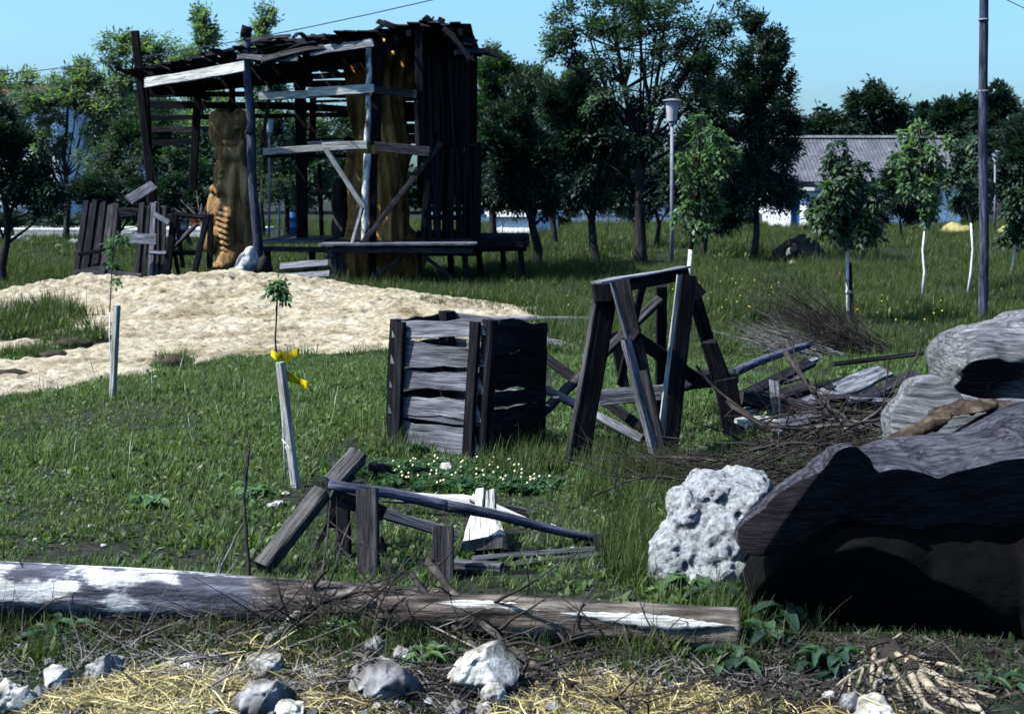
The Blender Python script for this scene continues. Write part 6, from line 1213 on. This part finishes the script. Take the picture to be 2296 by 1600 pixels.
for i in range(620):
    u = R.uniform(-40, 2100); v = R.choice((R.uniform(1450, 1640), R.uniform(1490, 1640))); Yq = Yof(v); c = P(u, v, Yq); c.z = R.uniform(0, .02); r_ = R.choice((.006, .008, .012, .018, .028))*R.uniform(.7, 1.2)
    if u > 1250: r_ *= .7
    b_ = len(mb.V); a1 = R.uniform(.6, 1); a2 = R.uniform(.4, .9)
    for q in ((1, 0, 0), (-1, 0, 0), (0, 1, 0), (0, -1, 0), (0, 0, 1), (0, 0, -1), (.6, .6, .5), (-.6, .55, .5), (.6, -.6, .45), (-.55, -.6, .5)):
        mb.V.append(c+Vector((q[0]*r_*a1+R.uniform(-.2, .2)*r_, q[1]*r_+R.uniform(-.2, .2)*r_, q[2]*r_*a2+R.uniform(-.2, .2)*r_)))
    for f in ((4, 6, 7), (4, 7, 9), (4, 9, 8), (4, 8, 6), (0, 2, 6), (2, 7, 6), (2, 1, 7), (1, 9, 7), (1, 3, 9), (3, 8, 9), (3, 0, 8), (0, 6, 8), (5, 2, 0), (5, 1, 2), (5, 3, 1), (5, 0, 3)): mb.F.append(tuple(b_+k for k in f))
tag(mb.build('rubble', M_GREYR, P(900, 1560, 4.5), smooth=False), 'broken grey rubble strewn among the front rocks', None, kind='stuff')
def rosette(name, label, u, v, Y, n, L, w, m, up=.5, cat='plant', group=None, spread=.05):
    Y = Yof(v); g = P(u, v, Y); g.z = float(surf(g.x, g.y)); V = []; Fc = []
    for i in range(n):
        a = R.uniform(0, 2*PI); d = Vector((math.cos(a), math.sin(a), 0)); e = R.uniform(.2, 1)*up; l = L*R.uniform(.6, 1.2); s_ = Vector((-d.y, d.x, 0)); b0 = Vector((R.uniform(-spread, spread), R.uniform(-spread, spread), 0)); k = len(V); ww = w*R.uniform(.7, 1.2); z0 = R.uniform(0, L*.5)
        for t, q in ((0, .12), (.3, .8), (.6, 1), (.85, .6), (1, .05)):
            c = b0+d*l*t*math.cos(e)+Vector((0, 0, z0*(t > 0)+l*math.sin(e)*t-l*.5*t*t)); c.z = max(c.z, .01); V += [c-s_*ww*q/2+Vector((0, 0, .008*q)), c+Vector((0, 0, -.004*q)), c+s_*ww*q/2+Vector((0, 0, .008*q))]
        for j in range(4): o_ = k+3*j; Fc += [(o_, o_+1, o_+4, o_+3), (o_+1, o_+2, o_+5, o_+4)]
    o = link(name, mesh(name, V, Fc, m, True), None, Matrix.Translation(g)); return tag(o, label, cat, group)
for a in (('weed', 'broad-leaved weed on the lawn above the log, darkest leaves', 335, 1135, 6.9, 16, .11, .05, M_LEAFB), ('weed', 'leafy weed at the foot of the pale stake, left of the stones', 560, 1108, 7.3, 22, .10, .05, M_LEAFB), ('weed', 'small leafy weed at the left rear of the collapsed frame', 545, 1120, 7.1, 10, .08, .05, M_LEAF), ('weed', 'feathery weed at the lower left corner of the crate', 920, 1020, 8.3, 26, .12, .035, M_LEAF),
          ('weed', 'tall dock-like weed against the front of the rough boulder', 1545, 1330, 5.7, 26, .17, .06, M_LEAFB), ('weed', 'leafy weed at the right foot of the rough boulder', 1620, 1350, 5.5, 22, .13, .05, M_LEAF), ('weed', 'large-leaved weed in the dark under the sawn lobe', 1760, 1400, 5.0, 30, .16, .06, M_LEAF), ('weed', 'drooping weed right of the log end in the shade', 1700, 1450, 4.9, 30, .14, .05, M_LEAF), ('weed', 'weed left of the root tangle', 1850, 1500, 4.75, 28, .12, .04, M_LEAF), ('weed', 'low weed in front of the log end', 1640, 1500, 4.75, 26, .12, .04, M_LEAF),
          ('weed', 'weed clump at the left in front of the bleached log', 140, 1430, 5.1, 26, .12, .035, M_LEAF), ('weed', 'weed clump in front of the barky log at its left end', 900, 1430, 5.0, 36, .12, .03, M_LEAF), ('weed', 'weed clump left of the white rock', 980, 1490, 4.8, 30, .11, .03, M_LEAFB), ('weed', 'grassy weed right of the thick pale stick', 740, 1440, 5.0, 30, .13, .022, M_LEAFB), ('weed', 'weed at the right edge beside the root tangle', 2225, 1540, 4.7, 14, .09, .03, M_LEAF),
          ('weed', 'sprout with a yellowish leaf near the stake foot', 497, 1075, 7.4, 6, .07, .04, M_LEAFB), ('weed', 'bright weed in the grass below the pale trestle leg', 1560, 1290, 5.8, 20, .15, .05, M_LEAFB)): rosette(*a[:5], *a[5:])
# tuft library for the grasses
SRC = bpy.data.collections.new('tuft_library')
def tuft(nm, n, rad, h, w, m, lean=.5, seg=3, kind=0):
    V = []; Fc = []
    for i in range(n):
        a = R.uniform(0, 2*PI); rr = rad*math.sqrt(R.random()); b = Vector((rr*math.cos(a), rr*math.sin(a), 0)); a2 = R.uniform(0, 2*PI); d = Vector((math.cos(a2), math.sin(a2), 0)); s_ = Vector((-d.y, d.x, 0)); hh = h*R.uniform(.45, 1.15); ln = lean*R.uniform(.2, 1.2); k = len(V)
        for j in range(seg+1):
            t = j/seg; c = b+d*hh*ln*t*t+Vector((0, 0, hh*(t-.25*ln*t*t))); q = w*(1-t)**.7 if kind == 0 else w*(.5+1.2*math.sin(PI*min(1, t*1.05)))
            if j == seg: q = w*.08
            V += [c-s_*q/2, c+s_*q/2]
        for j in range(seg): o_ = k+2*j; Fc.append((o_, o_+1, o_+3, o_+2))
        if kind == 2:
            c = b+d*hh*ln+Vector((0, 0, hh)); k = len(V); V += [c+Vector((x, y, z))*.006 for x, y, z in ((1, 0, 0), (-1, 0, 0), (0, 1, 0), (0, -1, 0), (0, 0, 1.5), (0, 0, -1))]; Fc += [(k, k+2, k+4), (k+2, k+1, k+4), (k+1, k+3, k+4), (k+3, k, k+4)]
    o = bpy.data.objects.new(nm, mesh(nm, V, Fc, m)); return o
def scatter(name, label, pts, rot, scl, idx, tufts):
    col = bpy.data.collections.new(name+'_sources'); 
    for i, t in enumerate(tufts): t.name = '%s_tuft_%d' % (name, i); col.objects.link(t)
    me = bpy.data.meshes.new(name); me.vertices.add(len(pts)); me.vertices.foreach_set('co', np.asarray(pts, np.float32).ravel())
    a = me.attributes.new('rot', 'FLOAT_VECTOR', 'POINT'); a.data.foreach_set('vector', np.asarray(rot, np.float32).ravel())
    a = me.attributes.new('scl', 'FLOAT_VECTOR', 'POINT'); a.data.foreach_set('vector', np.asarray(scl, np.float32).ravel())
    a = me.attributes.new('idx', 'INT', 'POINT'); a.data.foreach_set('value', np.asarray(idx, np.int32)); me.update()
    o = link(name, me); tag(o, label, None, kind='stuff')
    ng = bpy.data.node_groups.new(name, 'GeometryNodeTree'); ng.interface.new_socket('Geometry', in_out='INPUT', socket_type='NodeSocketGeometry'); ng.interface.new_socket('Geometry', in_out='OUTPUT', socket_type='NodeSocketGeometry')
    N = ng.nodes; gi = N.new('NodeGroupInput'); go = N.new('NodeGroupOutput'); iop = N.new('GeometryNodeInstanceOnPoints'); ci = N.new('GeometryNodeCollectionInfo'); ci.inputs['Collection'].default_value = col; ci.inputs['Separate Children'].default_value = True; ci.inputs['Reset Children'].default_value = True
    def na(n_, ty): q = N.new('GeometryNodeInputNamedAttribute'); q.data_type = ty; q.inputs['Name'].default_value = n_; return q.outputs['Attribute']
    e2r = N.new('FunctionNodeEulerToRotation'); L = ng.links; L.new(na('rot', 'FLOAT_VECTOR'), e2r.inputs[0]); L.new(gi.outputs[0], iop.inputs['Points']); L.new(ci.outputs[0], iop.inputs['Instance']); iop.inputs['Pick Instance'].default_value = True
    L.new(na('idx', 'INT'), iop.inputs['Instance Index']); L.new(e2r.outputs[0], iop.inputs['Rotation']); L.new(na('scl', 'FLOAT_VECTOR'), iop.inputs['Scale']); L.new(iop.outputs[0], go.inputs[0])
    md = o.modifiers.new('scatter', 'NODES'); md.node_group = ng; return o
def field(n, y0, y1, xm=.40, pad=.6, side=None):
    u = NP.uniform(0, 1, n); y = np.sqrt(y0*y0+u*(y1*y1-y0*y0)); x = NP.uniform(-1, 1, n)*(y*xm+pad); return x, y
def make(name, label, x, y, s0, tufts, wts, hvar=.5, sandok=False, fade=None):
    sd = sandmask(x, y); keep = (sd < .1+.8*NP.uniform(-.8, .6, len(x))**3) | (y > 24)
    # bare and sparse places
    dn = fbm(np.stack([x*1.1, y*1.1, 0*x], -1), 3, 61); keep &= dn > -.30+.25*NP.uniform(-1, 1, len(x)); keep &= (y > 5.15) | (NP.uniform(0, 1, len(x)) < .6); keep &= ~((y > 51) & (y < 64.2) & (x < -8.5))
    x = x[keep]; y = y[keep]; n = len(x); z = surf(x, y)-.004
    hn = fbm(np.stack([x*.7, y*.7, 0*x], -1), 3, 71); s = s0*(1+hvar*hn*1.6)*NP.uniform(.7, 1.3, n)
    if fade is not None: s = s*fade(x, y)
    k = NP.choice(len(tufts), n, p=np.array(wts)/sum(wts)); rot = np.stack([NP.normal(0, .12, n), NP.normal(0, .12, n), NP.uniform(0, 2*PI, n)], -1); scl = np.stack([s, s, s*NP.uniform(.8, 1.25, n)], -1)
    return scatter(name, label, np.stack([x, y, z], -1), rot, scl, k, tufts)
lawn = [tuft('a', 20, .055, .036, .0045, M_GRASS, .9), tuft('b', 14, .05, .052, .004, M_GRASS, .8), tuft('c', 12, .05, .03, .010, M_GRASS, 1.0, 3, 1), tuft('d', 5, .05, .13, .004, M_GRASS, .4)]
mead = [tuft('a', 16, .09, .16, .007, M_MEADOW, .6), tuft('b', 12, .09, .24, .007, M_MEADOW, .5), tuft('c', 12, .08, .10, .014, M_MEADOW, .9, 3, 1), tuft('d', 7, .08, .32, .006, M_MEADOW, .35)]
x, y = field(50000, 3.4, 15, .50, 1.5); 
def nearfade(x, y): return np.where((x > .5) & (x < 1.6) & (y < 7.6) & (y > 5.3), 1.5, 1.0)*np.where((x > .3) & (y > 7.6), 1.15, 1.0)*np.where(y < 5.25, .8, 1.0)
make('lawn_grass', 'short green lawn grass', x, y, 1.0, lawn, (5, 4, 3, .8), fade=nearfade)
x, y = field(45000, 14, 32, .48, 1.5); make('meadow_grass', 'longer meadow grass beyond the lawn', x, y, .95, mead, (5, 4, 3, 1.2))
x, y = field(50000, 30, 78, .48, 3.0); make('far_grass', 'distant meadow grass running to the houses', x, y, 1.25, [t.copy() for t in mead], (5, 4, 3, 1.5), .6)
# lusher grass round things and in the foreground
def ring(spots):
    X = []; Yy = []
    for u, v, ru, rv, n in spots:
        for _ in range(n):
            a = R.uniform(0, 2*PI); r = math.sqrt(R.random()); vv = v+rv*r*math.sin(a); yq = Yof(vv); X.append(P(u+ru*r*math.cos(a), vv, yq).x); Yy.append(yq)
    return np.array(X), np.array(Yy)
x, y = ring([(1420, 1240, 60, 80, 260), (1420, 1100, 120, 50, 160), (1180, 1040, 100, 40, 160), (1400, 1040, 120, 40, 200), (700, 1440, 420, 60, 90), (1000, 1450, 380, 50, 120), (1500, 1470, 180, 60, 90), (80, 1440, 140, 60, 60), (1640, 1380, 60, 40, 50), (900, 1010, 60, 20, 80), (1740, 1420, 100, 50, 40)])
x2, y2 = ring([(300, 1450, 400, 55, 420), (900, 1470, 330, 50, 260), (1500, 1480, 260, 50, 260), (1760, 1450, 100, 50, 70)])
make('low_weeds', 'short green weeds in the litter before the logs', x2, y2, .36, [t.copy() for t in mead], (4, 2, 4, .5), .3)
make('tall_grass', 'long lush grass blades round the logs and the boulder', x, y, .62, [t.copy() for t in mead], (4, 4, 2, 1), .3)
x, y = ring([(385, 808, 34, 10, 60), (165, 764, 60, 9, 110), (60, 790, 60, 6, 60), (40, 735, 110, 14, 180), (1050, 700, 120, 10, 120)])
k_ = len(x); scatter('grass_tufts', 'grass growing on the lumps in the sand', np.stack([x, y, surf(x, y)+.02], -1), np.stack([0*x, 0*x, NP.uniform(0, 6, k_)], -1), np.ones((k_, 3))*.5, NP.choice(4, k_), [t.copy() for t in lawn[:2]]+[t.copy() for t in mead[:2]])
# clover with pale yellow flower heads before the crate
M_CLO = leafmat('clover_leaf', [(.1, (.012, .035, .018)), (.5, (.03, .08, .035)), (.9, (.09, .18, .08))], .35); M_FLO = plainnoise('cream_flower_head', [(.3, (.62, .55, .25)), (.6, (.82, .78, .50))], 60, .3, .002); M_YF = plainnoise('yellow_petals', [(.3, (.55, .45, .02)), (.6, (.75, .65, .05))], 60, .3, .002)
x, y = ring([(1010, 1072, 190, 36, 150), (1180, 1095, 60, 18, 60), (880, 1062, 60, 16, 90), (1750, 1040, 60, 20, 20)]); k_ = len(x)
scatter('clover', 'clover leaves in front of the crate', np.stack([x, y, surf(x, y)], -1), np.stack([0*x, 0*x, NP.uniform(0, 6, k_)], -1), np.ones((k_, 3))*NP.uniform(.5, 1.2, (k_, 1)), NP.choice(1, k_), [tuft('c', 14, .06, .05, .018, M_CLO, 1.1, 3, 1)])
def heads(name, label, spots, r, m, hz):
    mb = Multi(); x, y = ring(spots)
    for a, b in zip(x, y):
        z = float(surf(a, b))+hz*R.uniform(.7, 1.3); c = Vector((a, b, z)); mb.tube([c-Vector((0, 0, r)), c-Vector((0, 0, r*.5)), c+Vector((0, 0, r*.3)), c+Vector((0, 0, r))], [r*.4, r*.95, r, r*.35], 6)
    return tag(mb.build(name, m, (float(x[0]), float(y[0]), 0)), label, None, kind='stuff')
heads('clover_flowers', 'cream clover heads in front of the crate', [(1010, 1072, 190, 34, 52), (1190, 1090, 50, 16, 10)], .0075, M_FLO, .06)
heads('meadow_flowers', 'small yellow flowers in the meadow', [(1650, 680, 150, 40, 26), (1350, 720, 120, 30, 12), (2050, 720, 180, 40, 12), (1300, 610, 100, 20, 8)], .010, M_YF, .2)
# seed stalks standing in the lawn
mb = Multi()
for u, v in ((395, 855), (418, 900), (470, 880), (340, 905), (300, 960), (160, 1050), (610, 930), (220, 870), (700, 900), (740, 960), (500, 960), (100, 900), (285, 1080), (430, 990)):
    g = G(u, v); d = Vector((R.uniform(-.4, .4), R.uniform(-.2, .2), 1)); L_ = R.uniform(.12, .24); mb.tube([g, g+d*L_*.6, g+d*L_], [.002, .002, .001], 4); mb.tube([g+d*L_*.65, g+d*L_*.85, g+d*L_*1.2], [.002, .005, .001], 5)
M_SEED = plainnoise('pale_green_seed_head', [(.3, (.25, .34, .18)), (.6, (.45, .55, .35))], 30, 0, 0); tag(mb.build('seed_stalks', M_SEED, G(395, 855)), 'pale grass seed stalks on the lawn', None, kind='stuff')
